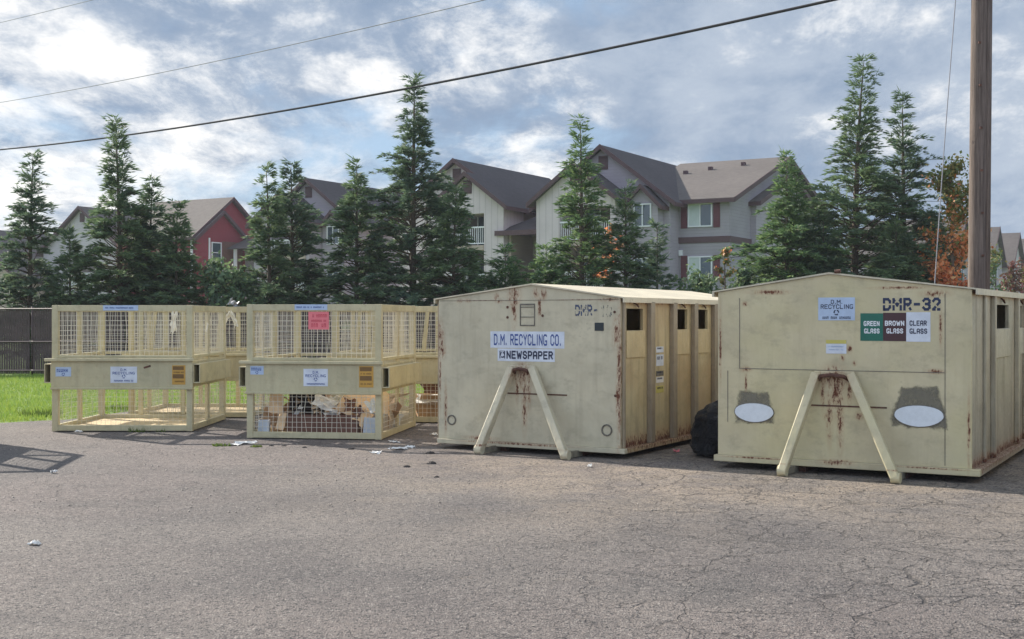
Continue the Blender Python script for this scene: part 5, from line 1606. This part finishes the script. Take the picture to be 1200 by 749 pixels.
for i, (px, py, n_, r_, h_, lab) in enumerate([(163, 507, 90, 0.10, 0.09, 'weed tuft under the front of the empty left cage'), (190, 507, 40, 0.05, 0.06, 'small weed tuft right of the one under the left cage'),
                                        (260, 524, 60, 0.07, 0.05, 'flat weed beside the torn paper'), (300, 525, 40, 0.05, 0.04, 'flat weed right of the torn paper'), (48, 488, 160, 0.22, 0.14, 'leafy weed clump at the lawn edge left of the cages'),
                                        (150, 481, 200, 0.30, 0.12, 'dark weed clump at the yard edge behind the left cage')]):
    X_, Y_ = gp(px, py)
    weed(lab, X_, Y_, n_, r_, h_, 50 + i)


# black rubbish bag leaning between the two containers
def bag():
    root = thing('rubbish_bag', 'bulging black plastic rubbish bag wedged between the two containers', 'rubbish bag', (2.37, 14.12, 0.0), 0)
    R = np.random.default_rng(9)
    from mathutils import noise as mn
    m = MB(); NU, NV = 96, 64
    prof = [(0, 0.14), (0.02, 0.27), (0.12, 0.33), (0.30, 0.345), (0.48, 0.31), (0.60, 0.22), (0.66, 0.10), (0.69, 0.045), (0.72, 0.05), (0.76, 0.085)]
    zs = [p[0] for p in prof]; rs = [p[1] for p in prof]
    arc = np.linspace(0, len(prof) - 1, NV)
    V = []
    for j in range(NV):
        z_ = float(np.interp(arc[j], range(len(prof)), zs)); r_ = float(np.interp(arc[j], range(len(prof)), rs))
        for i in range(NU):
            a = 2 * math.pi * i / NU
            p = Vector((math.cos(a) * r_, math.sin(a) * r_, z_))
            n1 = mn.noise(p * 5.5 + Vector((3, 1, 7))); n2 = mn.noise(Vector((p.x * 11, p.y * 11, p.z * 6)) + Vector((1, 9, 2)))
            n3 = mn.noise(p * 26)
            d = (0.5 - abs(n1)) * 0.10 + (0.4 - abs(n2)) * 0.075 + n3 * 0.012
            if z_ > 0.55: d = d * 0.35 + 0.015 * math.sin(9 * a)
            r2 = r_ + d * min(1.0, r_ / 0.2) - 0.03
            V.append((math.cos(a) * r2 * 0.95 + 0.10 * z_, math.sin(a) * r2, z_ * 0.95 + 0.02 + n2 * 0.03 * (z_ > 0.05)))
    fs = [(j * NU + i, j * NU + (i + 1) % NU, (j + 1) * NU + (i + 1) % NU, (j + 1) * NU + i) for j in range(NV - 1) for i in range(NU)]
    fs.append(tuple(range(NU - 1, -1, -1)))
    m.add(V, fs)
    m.build('bag_body', m_black, root, smooth=True)
    m = MB(); m.tube([(0.10 + 0.05 * math.cos(a), 0.05 * math.sin(a), 0.665) for a in np.linspace(0, 6.28, 10)], 0.012, 6)
    m.build('bag_knot', m_black, root, smooth=True)


bag()
t_ = m_black.node_tree
nt = NT(t_); bb_ = t_.nodes['Principled BSDF']
nt.put(bb_.inputs['Normal'], nt.bump(nt.noise(obj_coord(nt), 5, 5, 0.6, 2.5), 1.0, 0.12))


# ------------------------------------------------------------------ thin morning haze round the whole place
hz = MB(); hz.box(-425, 425, -65, 525, -1.0, 16.0)
m_haze = bpy.data.materials.new('haze_air'); m_haze.use_nodes = True
hn = m_haze.node_tree.nodes; hn.remove(hn['Principled BSDF'])
pv = hn.new('ShaderNodeVolumePrincipled'); pv.inputs['Color'].default_value = (0.86, 0.90, 1.0, 1)
pv.inputs['Density'].default_value = 0.00045
m_haze.node_tree.links.new(pv.outputs[0], hn['Material Output'].inputs['Volume'])
hz.build('haze', m_haze, kind='stuff')
